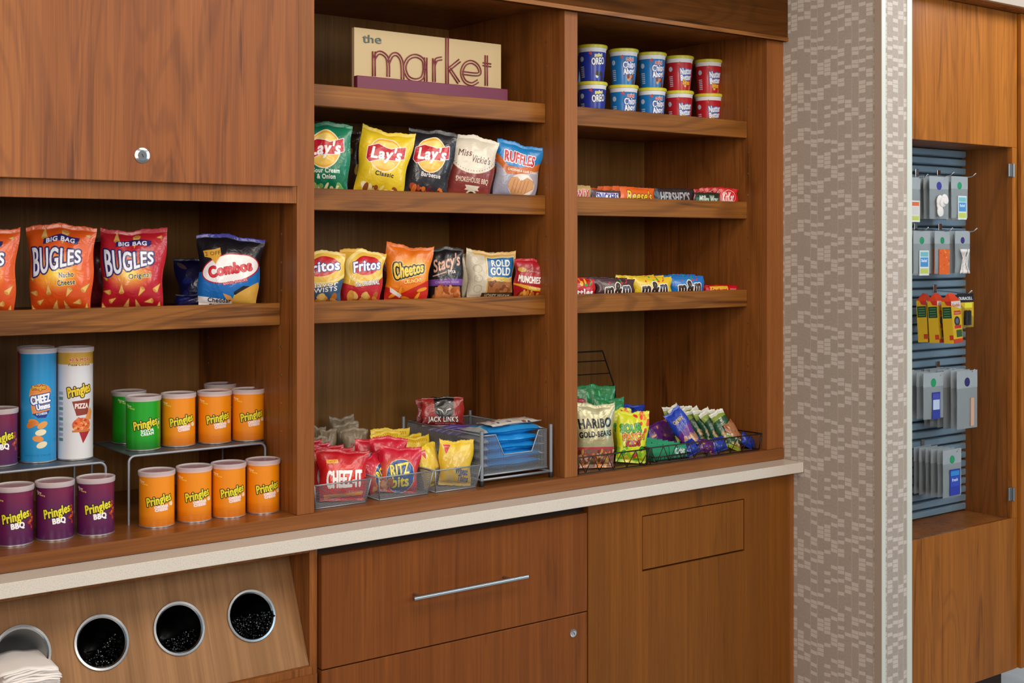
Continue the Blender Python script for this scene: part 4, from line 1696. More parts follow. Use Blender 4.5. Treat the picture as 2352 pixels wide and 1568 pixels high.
mbl = printed('print_navy', a_plain, base='12164A', spots=['1C2268', '0C0F30', '20287C', '5A4A50'], n=14)
bag('pretzel_snack_bag', 'dark navy bag leaning behind the pretzel snack bag', 'snack bag', 412, 540, 590, 2.83, B3, mbl, None, .045, -8, 10, -6, gL)
bag('pretzel_snack_bag', 'navy bag slumped low at the back of the left shelf', 'snack bag', 402, 500, 676, 2.80, B3, mbl, None, .04, -8, 20, 0, gL)

gM = 'potato chip bags on the upper middle shelf'
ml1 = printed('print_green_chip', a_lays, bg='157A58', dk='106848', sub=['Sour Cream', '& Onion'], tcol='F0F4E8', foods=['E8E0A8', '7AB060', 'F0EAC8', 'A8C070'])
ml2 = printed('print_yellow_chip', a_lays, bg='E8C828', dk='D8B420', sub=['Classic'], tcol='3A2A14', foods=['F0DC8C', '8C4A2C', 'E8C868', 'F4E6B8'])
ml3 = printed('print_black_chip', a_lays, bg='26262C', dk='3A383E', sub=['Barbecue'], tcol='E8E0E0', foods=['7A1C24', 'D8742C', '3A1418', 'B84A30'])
bag('chip_bag', 'dark green potato chip bag half hidden by the cabinet stile', 'snack bag', 684, 803, 282, 2.745, B2, ml1, None, .05, -20, 4, 1, gM)
bag('chip_bag', 'yellow and dark chip bag seen in the gap behind the green bag', 'snack bag', 752, 826, 296, 2.83, B2, printed('print_yellow_dark', a_plain, base='3A2418', spots=['C8A028', '241410', '8C6A20'], n=14), None, .04, -8, 3, 0, gM)
bag('chip_bag', 'bright yellow potato chip bag with a red ribbon logo', 'snack bag', 806, 926, 296, 2.74, B2, ml2, None, .05, -14, 4, 10, gM)
bag('chip_bag', 'black barbecue potato chip bag with a red ribbon logo', 'snack bag', 918, 1028, 296, 2.74, B2, ml3, None, .045, -12, 4, 9, gM)
bag('chip_bag', 'cream and maroon kettle chip bag beside the black bag', 'snack bag', 1020, 1128, 312, 2.735, B2, printed('print_maroon_kettle', a_vickie), None, .045, -10, 3, 7, gM)
mru = printed('print_blue_ridged', a_ruffles)
bag('chip_bag', 'blue and grey ridged chip bag at the right end of its shelf', 'snack bag', 1126, 1230, 328, 2.718, B2, mru, None, .042, -14, 0, 8, gM)
bag('chip_bag', 'second blue ridged chip bag peeking out behind the front one', 'snack bag', 1106, 1200, 330, 2.82, B2, mru, None, .04, -4, 3, 5, gM)

gN = 'snack bags on the lower middle shelf'
mf1 = printed('print_corn_twist', a_fritos, low='3C5A78', dk='2A3C50', sub=['Flavor', 'TWISTS'])
mf2 = printed('print_corn_original', a_fritos, low='C02832', dk='A01C24', sub=['The ORIGINAL'])
bag('corn_chip_bag', 'yellow and slate blue corn chip bag half hidden by the stile', 'snack bag', 664, 786, 577, 2.74, B3, mf1, None, .05, -16, 3, 3, gN)
bag('corn_chip_bag', 'yellow and red corn chip bag with a white script logo', 'snack bag', 777, 876, 574, 2.74, B3, mf2, None, .05, -12, 4, 4, gN)
bag('cheese_puff_bag', 'bright orange cheese snack bag with black-outlined logo', 'snack bag', 878, 982, 563, 2.73, B3, printed('print_cheese_puff', a_cheetos), None, .045, -14, 3, 5, gN)
bag('cheese_puff_bag', 'dark red bag just showing at the left behind the orange cheese snack bag', 'snack bag', 868, 950, 578, 2.80, B3, mdr, None, .04, -4, 3, 3, gN)
bag('pita_chip_bag', 'black pita chip bag with tan script and purple band', 'snack bag', 984, 1066, 569, 2.74, B3, printed('print_pita', a_stacys), None, .045, -14, 5, -1, gN)
bag('pita_chip_bag', 'dark purple bag low behind the orange cheese snack bag', 'snack bag', 950, 1012, 600, 2.80, B3, printed('print_dark_purple', a_plain, base='2A1430', spots=['3A2048', '180C1E', '8A5030'], n=10), None, .04, -4, 3, 0, gN)
bag('pretzel_bag', 'tan pretzel bag with a blue shield logo', 'snack bag', 1068, 1178, 576, 2.765, B3, printed('print_pretzel', a_rold), None, .05, -8, 4, 3, gN)
mcream = printed('print_cream', a_plain, base='C0B49A', spots=['B4A88C', 'CCC0A8', '8C8068'], n=14)
bag('pretzel_bag', 'plain cream bag edge behind the tan pretzel bag', 'snack bag', 1056, 1140, 580, 2.80, B3, mcream, None, .04, 0, 3, 2, gN)
bag('snack_mix_bag', 'red snack mix bag with white lettering at the right end of its shelf', 'snack bag', 1174, 1247, 595, 2.716, B3, printed('print_snack_mix', a_munchies), None, .038, -12, 0, 7, gN)

# ------------------------------------------------------------------ cookie cups
YC = 2.81
cup_h, cup_r = 0.1045, 0.0425


def cup(label, m, loc, yaw):
    o = thing('cookie_cup', label, 'cup', loc, (0, 0, yaw), 'yellow-lidded cookie cups')

    def uvf(t_, z):
        a = 360 * t_
        if a > 180:
            a -= 360
        if abs(a) > 90:
            a = (180 - abs(a)) * (1 if a > 0 else -1)
        return ((a + 90) / 180, z / cup_h)
    rb = cup_r * 0.76
    MB().lathe([(0.0005, 0.002), (rb - 0.002, 0.002), (rb - 0.001, 0.0), (rb, 0.001), (rb + (cup_r - rb) * .5, cup_h * .45), (cup_r - 0.0025, cup_h * .86), (cup_r - 0.001, cup_h * .9), (cup_r - 0.001, cup_h - 0.008)],
               44, None, uvf).build('cup_body', m, o, 'auto', False)
    MB().lathe([(cup_r - 0.001, cup_h - 0.0095), (cup_r + 0.0015, cup_h - 0.009), (cup_r + 0.0018, cup_h - 0.002), (cup_r, cup_h), (cup_r - 0.003, cup_h), (cup_r - 0.004, cup_h - 0.002), (0.0005, cup_h - 0.002)], 44).build('lid', M['cup_lid'], o, 'auto', False)
    return o


m1 = printed('print_cup_navy', a_cup, .35, bg='2438A8', band='E8DC30', l1='OREO', l2='', c1='FFFFFF', o1='1A2470', food=['2A1C18', '3A2A24', 'E8E4E0'])
m2 = printed('print_cup_blue', a_cup, .35, bg='1878C0', band='D04030', l1='Chips', l2='Ahoy!', c1='F8F8FF', o1='1E3A90', food=['C8743C', '7A3C1C', 'E09A50'])
m3 = printed('print_cup_red', a_cup, .35, bg='C01E2A', band=None, l1='Nutter', l2='Butter', c1='F6F8FF', o1='3A68B8', food=['E0A050', 'C87A38', 'F0C070'])
cols = [(1360, m1, 'navy blue cookie cup', 'leftmost'), (1432, m2, 'light blue cookie cup', 'second from left'), (1497, m2, 'light blue cookie cup', 'middle'),
        (1560, m3, 'red cookie cup', 'fourth from left'), (1627, m3, 'red cookie cup', 'rightmost')]
for px, m_, lb, pos in cols:
    p = gy(px, 200, YC)
    for lev in (0, 1):
        cup('%s with yellow lid, %s in the %s row' % (lb, pos, ('lower', 'upper')[lev]), m_, Vector((p.x, YC, B1 + lev * (cup_h + 0.0004))), -0.58 + rg.uniform(-.08, .08))
for lev in (0, 1):
    p = gy(1333, 110, YC + 0.10)
    cup('navy blue cookie cup peeking out behind the leftmost one, %s row' % ('lower', 'upper')[lev], m1, Vector((p.x - 0.03, YC + 0.10, B1 + lev * (cup_h + 0.0004))), 0)

# ------------------------------------------------------------------ candy on the right shelves


ORD = ['second from the front', 'third from the front', 'fourth from the front', 'fifth from the front', 'sixth from the front', 'seventh from the front', 'eighth from the front', 'ninth from the front', 'tenth from the front']


def bar(name, label, xl, xr, yt, Y, zb, m, T=0.024, group=None, yaw=0, copies=0, dy=0.03, clabel=None, lean=0, crumple=.25):
    o = bag(name, label, 'candy', xl, xr, yt, Y, zb, m, None, T, yaw, lean, 0, group, sb=.03, st=.05, nu=16, nv=10, pinch=0.0, crumple=crumple)
    for k in range(copies):
        r_ = random.Random(k)
        q = clone(o, o.location + Vector((r_.uniform(-.004, .004), dy * (k + 1), 0)), None, clabel.replace('BEHIND', ORD[k]) if clabel else None)
        q.scale = (1, 1, 1 + r_.uniform(-.06, .1))
    return o


gc = 'candy bars on the upper right shelf'
bar('candy_bar', 'orange peanut butter cup pack at the front of its row', 1424, 1503, 430, 2.715, B2, printed('print_orange_cup', a_bar, bg='E8641C', txt="Reese's", tc='F2D028', oc='7A2C0C'), group=gc,
    copies=9, dy=.033, clabel='orange peanut butter cup pack, BEHIND in its row')
bar('candy_bar', 'dark brown chocolate bar with silver lettering', 1503, 1594, 433, 2.712, B2, printed('print_brown_bar', a_bar, bg='2A1A1E', txt="HERSHEY'S", tc='B4B0B4', oc=None, extra='her'), group=gc, T=.010,
    copies=2, dy=.03, clabel='dark brown chocolate bar, BEHIND in its row')
bar('candy_bar', 'dark green and brown caramel bar beside the red wafer bar', 1596, 1652, 442, 2.706, B2, printed('print_green_bar', a_bar, bg='2A3428', txt='Milky Way', tc='E8F0E8', oc='1A4A30', extra='milky'), group=gc, T=.014)
bar('candy_bar', 'bright red wafer bar with white script at the right end of the shelf', 1652, 1694, 432, 2.704, B2, printed('print_red_wafer', a_bar, bg='D41C20', txt='KitKat', tc='FFFFFF', oc=None, extra='kit', A=.5), group=gc, T=.012, yaw=-6,
    copies=6, dy=.028, clabel='bright red wafer bar, BEHIND in its row')
bar('candy_bar', 'white and brown nougat bar lying in front of the orange row', 1358, 1424, 437, 2.712, B2, printed('print_nougat', a_bar, bg='5A4048', txt='SNICKERS', tc='2A2C9C', oc=None, extra='snick'), group=gc, T=.014,
    copies=2, dy=.028, clabel='white and brown nougat bar, BEHIND in its row')
bar('candy_bar', 'red and gold caramel cookie bar beside the middle stile', 1300, 1357, 426, 2.712, B2, printed('print_cookie_bar', a_bar, bg='C8A468', txt='TWIX', tc='C82028', oc='F4ECE0', A=.5), group=gc, T=.022,
    copies=4, dy=.03, clabel='red and gold caramel cookie bar, BEHIND in its row')

gd = 'candy bags on the lower right shelf'
bar('candy_bag', 'red fruit candy bag cut off by the middle stile', 1288, 1366, 640, 2.715, B3, printed('print_fruit_candy', a_skittles), .03, gd, -4, 2, .035, 'red fruit candy bag, BEHIND')
bar('candy_bag', 'dark brown milk chocolate candy bag with white-edged letters', 1369, 1456, 640, 2.715, B3, printed('print_candy_brown', a_mm, bg='4A2C34', sub='8C5A48'), .03, gd, -4, 2, .035, 'dark brown chocolate candy bag, BEHIND')
bar('candy_bag', 'bright yellow peanut candy bag', 1452, 1541, 636, 2.715, B3, printed('print_candy_yellow', a_mm, bg='E8C41C', sub='C08A20'), .032, gd, -4, 2, .035, 'bright yellow peanut candy bag, BEHIND')
bar('candy_bag', 'bright blue pretzel candy bag', 1538, 1616, 634, 2.715, B3, printed('print_candy_blue', a_mm, bg='1C74C8', sub='C8A060'), .032, gd, -4, 2, .035, 'bright blue pretzel candy bag, BEHIND')
bar('candy_bar', 'thin red and yellow fruit chew stick at the right end of the shelf', 1620, 1694, 655, 2.706, B3, printed('print_fruit_chew', a_bar, bg='C8141E', txt='Starburst', tc='D83020', oc='F8E070', extra='star'), .014, gd, 0, 1, .02, 'thin red and yellow fruit chew stick behind the front one')


# ------------------------------------------------------------------ mesh bins
def mesh_panel(mb, bl, br, tr, tl, nu, nv, r=0.00030, cut=None):
    bl, br, tr, tl = map(Vector, (bl, br, tr, tl))

    def P(u, v):
        return bl * (1 - u) * (1 - v) + br * u * (1 - v) + tr * u * v + tl * (1 - u) * v

    def run(pts):
        if len(pts) > 1:
            mb.tube([pts[0], pts[-1]], r, 4, False)
    for horizontal in (0, 1):
        n1, n2 = (nv, nu) if horizontal else (nu, nv)
        for i in range(n1 + 1):
            cur = []
            for j in range(n2 + 1):
                u, v = (j / n2, i / n1) if horizontal else (i / n1, j / n2)
                if cut and cut(u, v):
                    run(cur)
                    cur = []
                else:
                    cur.append(P(u, v))
            run(cur)
    return mb


def stuff_part(o):
    o['kind'] = 'stuff'
    return o


def basket(label, x0, x1, y0, y1, zt=0.056):
    """small open-top bin flaring towards its rim"""
    o = thing('mesh_basket', label, 'basket', ((x0 + x1) / 2, y0, FL))
    z0, z1 = FL + 0.0028, FL + zt
    ov = 0.005
    B = [(x0 + .004, y0 + .004), (x1 - .004, y0 + .004), (x1 - .004, y1 - .004), (x0 + .004, y1 - .004)]
    Tt = [(x0 - ov * .6, y0 - ov), (x1 + ov, y0 - ov), (x1 + ov, y1 + ov), (x0 - ov * .6, y1 + ov)]
    for k in range(4):
        k2 = (k + 1) % 4
        mb = MB()
        L = (Vector(B[k2]) - Vector(B[k])).length
        mesh_panel(mb, (*B[k], z0), (*B[k2], z0), (*Tt[k2], z1), (*Tt[k], z1), int(L / 0.0032), 15)
        stuff_part(mb.build('mesh_side', M['mesh_grey'], o))
    mb = MB()
    mesh_panel(mb, (*B[0], z0), (*B[1], z0), (*B[2], z0), (*B[3], z0), 30, 70)
    stuff_part(mb.build('mesh_bottom', M['mesh_grey'], o))
    MB().tube([(*q, z1) for q in Tt + [Tt[0]]], 0.0018, 8).build('rim_wire', M['wire'], o, True)
    MB().tube([(*q, z0 - .001) for q in B + [B[0]]], 0.0016, 8).build('base_wire', M['wire'], o, True)
    for k in range(4):
        MB().tube([(*B[k], z0), (*Tt[k], z1)], 0.0014, 8).build('corner_wire', M['wire'], o, True)
    return o


bk = [('small silver mesh basket of red cracker bags, beside the left stile', 1.4345, 1.5755),
      ('small silver mesh basket of red and blue cracker bags, middle of three', 1.605, 1.750),
      ('small silver mesh basket of yellow cracker bags beside the mesh bin', 1.764, 1.893)]
for lb, x0, x1 in bk:
    basket(lb, x0, x1, 2.620, 2.93)

ZBK = FL + 0.0045
mcz = printed('print_red_cracker', a_cheez)
gq = 'red cheese cracker bags in the left basket'
o = bag('cracker_bag', 'red cheese cracker bag at the front of the left basket', 'snack bag', 729, 843, 1036, 2.655, ZBK, mcz, None, .045, -8, 12, 2, gq)
for k, (dy, dx, lb) in enumerate(((.05, .0, 'red cheese cracker bag right behind the front one'), (.095, .004, 'third red cheese cracker bag from the front of the basket'),
                                  (.14, -.004, 'fourth red cheese cracker bag from the front of the basket'), (.185, .004, 'rearmost red cheese cracker bag in the basket'))):
    clone(o, o.location + Vector((dx, dy, 0)), Euler((math.radians(-14), math.radians(2 - k), math.radians(-6 + 3 * k)), 'XYZ'), lb)
mrz = printed('print_cracker_bits', a_ritz)
gr_ = 'red and blue cracker bags in the middle basket'
bag('cracker_bag', 'red and blue cracker bag at the front right of the middle basket', 'snack bag', 872, 950, 1028, 2.665, ZBK, mrz, None, .04, -16, 12, 6, gr_, w=.098)
bag('cracker_bag', 'red and blue cracker bag turned sideways at the left of the middle basket', 'snack bag', 838, 905, 1042, 2.70, ZBK, mrz, None, .04, 28, 10, -8, gr_, w=.09)
bag('cracker_bag', 'red and blue cracker bag standing tall at the back of the middle basket', 'snack bag', 853, 934, 1006, 2.755, ZBK, mrz, None, .04, -6, 10, 2, gr_)
bag('cracker_bag', 'red and blue cracker bag half seen at the left behind the others', 'snack bag', 826, 890, 1012, 2.80, ZBK, mrz, None, .04, -4, 10, 2, gr_, w=.09)
mwh = printed('print_wheat_cracker', a_wheat)
gw = 'yellow wheat cracker bags in the right basket'
bag('cracker_bag', 'yellow wheat cracker bag at the front right of the right basket', 'snack bag', 1004, 1082, 1012, 2.66, ZBK, mwh, None, .035, -14, 8, 4, gw)
bag('cracker_bag', 'yellow wheat cracker bag beside the front one, turned away', 'snack bag', 966, 1022, 1020, 2.69, ZBK, mwh, None, .035, 24, 10, -4, gw, w=.085)
bag('cracker_bag', 'yellow wheat cracker bag at the left rim of the right basket', 'snack bag', 944, 1000, 1036, 2.735, ZBK, mwh, None, .035, 14, 10, 0, gw, w=.085)
myb = printed('print_yellow_back', a_yellowback)
for k, (xl, xr, yt, Y, lb) in enumerate(((925, 990, 1003, 2.80, 'yellow wheat cracker bag in the middle of the rear row'), (918, 975, 1000, 2.84, 'yellow wheat cracker bag second from the back in the rear row'),
                                         (862, 926, 992, 2.82, 'yellow bag with a ridged top edge behind the red cracker bags'), (862, 945, 985, 2.86, 'rearmost yellow bag against the mesh bin'))):
    bag('cracker_bag', lb, 'snack bag', xl, xr, yt, Y, ZBK if k < 2 else FL + .001, myb, None, .03, 0, 8, 0, gw)
mk = printed('print_kraft', a_kraft, .7, coat=0)
gk = 'brown kraft snack pouches at the back of the middle bay'
for xl, xr, yt, Y, lb, ro in ((766, 822, 958, 3.02, 'brown kraft pouch, rearmost and tallest of the leaning ones', -3), (778, 834, 972, 2.97, 'brown kraft pouch, middle of the leaning ones', -3), (792, 850, 985, 2.92, 'brown kraft pouch with a small red print, in front of the others', -2),
                              (706, 742, 980, 3.0, 'brown kraft pouch close to the left stile', 4), (722, 762, 986, 2.96, 'brown kraft pouch between the stile and the leaning ones', 8), (712, 752, 1004, 2.91, 'blue and brown kraft pouch low beside the stile', 3)):
    bag('kraft_pouch', lb, 'snack bag', xl, xr, yt, Y, FL + .001, mk, None, .03, -6, 10, ro, gk)

# pull-out mesh bin on posts
bn = thing('pull_out_bin', 'silver wire mesh pull-out bin on four posts, right side of the middle bay', 'bin', (2.02, 2.62, FL))
bx0, bx1, by0 = 1.9065, 2.1285, 2.6235
by1 = 2.985
pz = 1.043
for xx, yy, nm in ((bx0, by0, 0), (bx1, by0, 0), (bx0, by1, 0), (bx1, by1, 0)):
    p_ = MB().tube([(xx, yy, FL + 0.006), (xx, yy, pz)], 0.0048, 14).build('post', M['wire'], bn, 'auto')
    MB().lathe([(0.0006, 0.0), (0.0056, 0.0), (0.006, 0.002), (0.006, 0.012), (0.0052, 0.014)], 14, Matrix.Translation((xx, yy, FL + 0.0003))).build('rubber_foot', M['rubber'], p_, 'auto')
q0, q1 = bx0 + 0.008, bx1 - 0.008
r0, r1 = by0 + 0.006, by1 - 0.006
zl, zh = FL + 0.026, 1.030
mesh_side = [((q0, r0), (q1, r0)), ((q1, r0), (q1, r1)), ((q1, r1), (q0, r1)), ((q0, r1), (q0, r0))]
for k, (a_, b_) in enumerate(mesh_side):
    mb = MB()
    L = (Vector(b_) - Vector(a_)).length
    ct = (lambda u, v: v > .47 and .19 + (1 - v) * .24 < u < .86 - (1 - v) * .2) if k == 0 else None
    mesh_panel(mb, (*a_, zl), (*b_, zl), (*b_, zh), (*a_, zh), int(L / 0.0028), int((zh - zl) / 0.0028), 0.00027, ct)
    stuff_part(mb.build('mesh_side', M['mesh_grey'], bn))
mb = MB()
mesh_panel(mb, (q0, r0, zl), (q1, r0, zl), (q1, r1, zl), (q0, r1, zl), 50, 90, 0.0005)
stuff_part(mb.build('mesh_bottom', M['mesh_grey'], bn))
W_ = q1 - q0
Hh = zh - zl
rim = [(q0, r0, zh), (q0 + W_ * .19, r0, zh), (q0 + W_ * .317, r0, zl + Hh * .47), (q0 + W_ * .754, r0, zl + Hh * .47), (q0 + W_ * .86, r0, zh), (q1, r0, zh), (q1, r1, zh), (q0, r1, zh), (q0, r0, zh)]
MB().tube(rim, 0.0019, 8).build('rim_wire', M['wire'], bn, True)
MB().tube([(q0, r0, zl), (q1, r0, zl), (q1, r1, zl), (q0, r1, zl), (q0, r0, zl)], 0.0024, 8).build('base_wire', M['wire'], bn, True)
MB().tube([(bx0, by0, FL + 0.016), (bx1, by0, FL + 0.016)], 0.0032, 10).build('cross_bar', M['wire'], bn, True)
MB().tube([(bx0, by1, FL + 0.016), (bx1, by1, FL + 0.016)], 0.0032, 10).build('cross_bar', M['wire'], bn, True)
for xx in (bx0, bx1):
    MB().tube([(xx, by0, FL + 0.016), (xx, by1, FL + 0.016)], 0.0028, 10).build('runner', M['wire'], bn, True)

mfo = printed('print_blue_foil', a_foil, .2, .25)


def flat_pack(name, label, x0, x1, y0, y1, z, T, m, group, rot=0.0, cat='snack bag', tilt=0):
    o = thing(name, label, cat, ((x0 + x1) / 2, (y0 + y1) / 2, z + T * .45), (0, 0, 0), group)
    o.rotation_euler = Euler((math.radians(tilt), 0, rot), 'XYZ')
    _ph[0] += 2.1
    L, D = x1 - x0, y1 - y0
    for nm, me in bag_meshes(L, D, T, m, m, _ph[0], .05, .05, 18, 14, crumple=1.4):
        R = Matrix.Translation((0, -D / 2, 0)) @ Matrix.Rotation(-math.pi / 2, 4, 'X')
        me.transform(R)
        if True:
            me.flip_normals() if me.polygons and me.polygons[0].normal.z < 0 and nm == 'pouch' else None
        put(nm, me, o)
    return o


gf = 'blue foil snack packs stacked in the mesh bin'
pos_ = ['bottom', 'second from bottom', 'third from bottom', 'fourth from bottom', 'top']
for k in range(5):
    flat_pack('foil_pack', 'shiny blue foil snack pack, %s of the stack at the bin front' % pos_[k], q0 + .005, q1 - .006, r0 + .002, r0 + .118, zl + .002 + k * .0212, .036, mfo, gf, rg.uniform(-.02, .02), tilt=rg.uniform(-2, 2))
mwt = printed('print_white_wrapper', a_plain, .4, base='C8BEB4', spots=['A89890', '3A4A7A', '8C5A48', 'E0DCD4'], A=.4, n=16, r=.05)
flat_pack('wrapped_bar', 'crinkled white wrapped bar lying on top of the blue foil packs', q0 + .03, q1 - .004, r0 + .012, r0 + .075, zl + .003 + 5 * .0212 + .006, .014, mwt, None, .1, tilt=3)
mpb = printed('print_purple_bar', a_purplebar, .3)
k = 0
for i in range(5):
    for lev in range(1):
        flat_pack('wrapped_bar', ('front', 'second', 'third', 'fourth', 'rearmost')[i] + ' dark purple wrapped bar in the middle of the mesh bin', q0 + .010, q1 - .04, r0 + .125 + i * .030, r0 + .155 + i * .030,
                  zl + .075, .018, mpb, 'purple wrapped bars in the mesh bin', 0.0)
for i in range(3):
    flat_pack('wrapped_bar', ('front', 'middle', 'rear')[i] + ' lower wrapped bar under the purple ones in the mesh bin', q0 + .010, q1 - .012, r0 + .128 + i * .05, r0 + .176 + i * .05,
              zl + .004, .06, mwt, 'lower wrapped bars in the mesh bin', 0.0)
mj = printed('print_jerky', a_jerky)
bag('jerky_bag', 'black and red jerky bag standing in the mesh bin', 'snack bag', 968, 1066, 913, 2.90, zl + .088, mj, None, .020, -10, 12, 2, 'jerky bags in the mesh bin')
bag('jerky_bag', 'black and red jerky bag hidden behind the front jerky bag', 'snack bag', 958, 1040, 914, 2.945, zl + .082, mj, None, .014, -4, 6, 0, 'jerky bags in the mesh bin')


# ------------------------------------------------------------------ right bay: dark wire trays
def wire_tray(label, x0, x1, y0, y1, zr, n, back=None):
    o = thing('wire_tray', label, 'tray', ((x0 + x1) / 2, y0, FL))
    z0 = FL + 0.0025
    ov = 0.006
    T_ = [(x0 - ov, y0 - ov), (x1 + ov, y0 - ov), (x1 + ov, y1), (x0 - ov, y1)]
    B_ = [(x0, y0), (x1, y0), (x1, y1), (x0, y1)]
    MB().tube([(*q, zr) for q in T_ + [T_[0]]], 0.0019, 8).build('rim_wire', M['wire_dark'], o, True)
    MB().tube([(*q, z0) for q in B_ + [B_[0]]], 0.0019, 8).build('base_wire', M['wire_dark'], o, True)
    for k in range(4):
        MB().tube([(*B_[k], z0), (*T_[k], zr)], 0.0016, 8).build('corner_wire', M['wire_dark'], o, True)
    for k in range(n):
        a, b = k / n, (k + 1) / n
        for u, v in ((a, (a + b) / 2), (b, (a + b) / 2)):
            MB().tube([(T_[0][0] + (T_[1][0] - T_[0][0]) * u, T_[0][1], zr), (x0 + (x1 - x0) * v, y0, z0)], 0.0012, 6).build('zigzag_wire', M['wire_dark'], o, True)
    nb_ = 8
    for k in range(1, nb_):
        yy = y0 + (y1 - y0) * k / nb_
        MB().tube([(x0, yy, z0), (x1, yy, z0)], 0.0012, 6).build('floor_wire', M['wire_dark'], o, True)
    return o


def px_x(px, Y):
    return gy(px, 1050, Y).x


YT = 2.606
trayA = wire_tray('dark wire tray of gummy candy bags beside the middle stile', 2.208, 2.452, YT, 2.93, FL + 0.046, 5)
trayB = wire_tray('dark wire tray of granola bars at the right end of the bay', 2.466, 2.905, YT, 2.93, FL + 0.048, 9)
gt = thing('gum_tray', 'low dark wire tray holding the green gum packs', 'tray', (2.567, YT, FL))
x0, x1 = 2.500, 2.634
MB().tube([(x0, YT + .012, FL + .016), (x1, YT + .012, FL + .016), (x1, 2.90, FL + .016), (x0, 2.90, FL + .016), (x0, YT + .012, FL + .016)], .0016, 8).build('rim_wire', M['wire_dark'], gt, True)
MB().tube([(x0 + .004, YT + .016, FL + .0022), (x1 - .004, YT + .016, FL + .0022), (x1 - .004, 2.90, FL + .0022), (x0 + .004, 2.90, FL + .0022), (x0 + .004, YT + .016, FL + .0022)], .0016, 8).build('base_wire', M['wire_dark'], gt, True)
for k in range(9):
    xx = x0 + .004 + (x1 - x0 - .008) * k / 8
    MB().tube([(xx, YT + .014, FL + .016), (xx, YT + .016, FL + .002)], .001, 6).build('upright_wire', M['wire_dark'], gt, True)
# tall wire rack panel standing behind the candy bags
rk = thing('wire_rack', 'tall dark wire rack panel standing behind the gummy candy bags', 'rack', (2.32, 2.99, FL))
YK = 2.99
pa, pb, pc = gy(1325, 807, YK), gy(1384, 806, YK), gy(1412, 890, YK)
xleft = 2.200
MB().tube([(xleft + .004, YK, FL + .002), (xleft + .004, YK, pa.z), (pb.x, YK, pb.z), (pc.x, YK, pc.z), (pc.x + .012, YK, FL + .002)], .0026, 8).build('frame_wire', M['wire_dark'], rk, True)
for k in range(7):
    zz = FL + .02 + (pb.z - FL - .02) * k / 6.6
    t_ = max(0, min(1, (pb.z - zz) / (pb.z - pc.z)))
    MB().tube([(xleft + .004, YK, zz), (pb.x + (pc.x - pb.x) * t_ - .001, YK, zz - .006)], .0018, 6).build('cross_wire', M['wire_dark'], rk, True)
for k in range(6):
    xx = xleft + .02 + k * .028
    if xx > pb.x - .004:
        zt_ = pb.z - (xx - pb.x) / (pc.x - pb.x) * (pb.z - pc.z) if xx < pc.x else FL + .1
    else:
        zt_ = pb.z
    MB().tube([(xx, YK, FL + .004), (xx + .004, YK, (FL + zt_) / 2), (xx, YK, zt_)], .0018, 6).build('upright_wire', M['wire_dark'], rk, True)

ZW = FL + 0.0048
gg = 'gummy candy bags in the wire tray'
mh = printed('print_gold_gummy', a_haribo, .28, .25)
bag('gummy_bag', 'gold gummy candy bag with black lettering at the tray front', 'candy', 1321, 1413, 928, 2.642, ZW, mh, None, .045, -14, 8, 0, gg)
bag('gummy_bag', 'bright yellow-green sour candy bag with orange and green lettering', 'candy', 1411, 1484, 946, 2.645, ZW, printed('print_sour', a_sour), None, .04, -16, 10, 6, gg)
bag('gummy_bag', 'second sour candy bag just behind the front yellow-green one', 'candy', 1412, 1462, 940, 2.71, ZW, printed('print_sour', a_sour), None, .03, -6, 8, -4, gg)
mg = printed('print_green', a_green)
bag('gummy_bag', 'dark green candy bag, taller one behind the gold gummy bag', 'candy', 1336, 1420, 886, 2.80, ZW, mg, None, .03, -4, 6, -2, gg)
bag('gummy_bag', 'dark green candy bag, lower one at the right behind the gold gummy bag', 'candy', 1364, 1430, 914, 2.75, ZW, mg, None, .03, -4, 8, 4, gg)
mrd = printed('print_red', a_plain, base='A8242C', spots=['B8403C', '941A22'], n=12)
bag('gummy_bag', 'red candy bag against the stile behind the gold gummy bag', 'candy', 1300, 1346, 892, 2.84, ZW, mrd, None, .03, 0, 6, 0, gg)
bag('gummy_bag', 'pinkish red candy bag lower behind the gold gummy bag', 'candy', 1300, 1352, 917, 2.77, ZW, mrd, None, .03, 0, 6, 0, gg)
mbb = printed('print_blue_bag', a_plain, base='1C38A0', spots=['2848B8', '14287C', '182060'], n=12)
bag('gummy_bag', 'royal blue candy bag behind the yellow-green sour bags', 'candy', 1426, 1486, 930, 2.83, ZW, mbb, None, .03, 0, 8, 0, gg)
bag('gummy_bag', 'dark blue candy bag lower beside the sour candy bag', 'candy', 1462, 1494, 956, 2.80, ZW, mbb, None, .03, 0, 8, 0, gg)

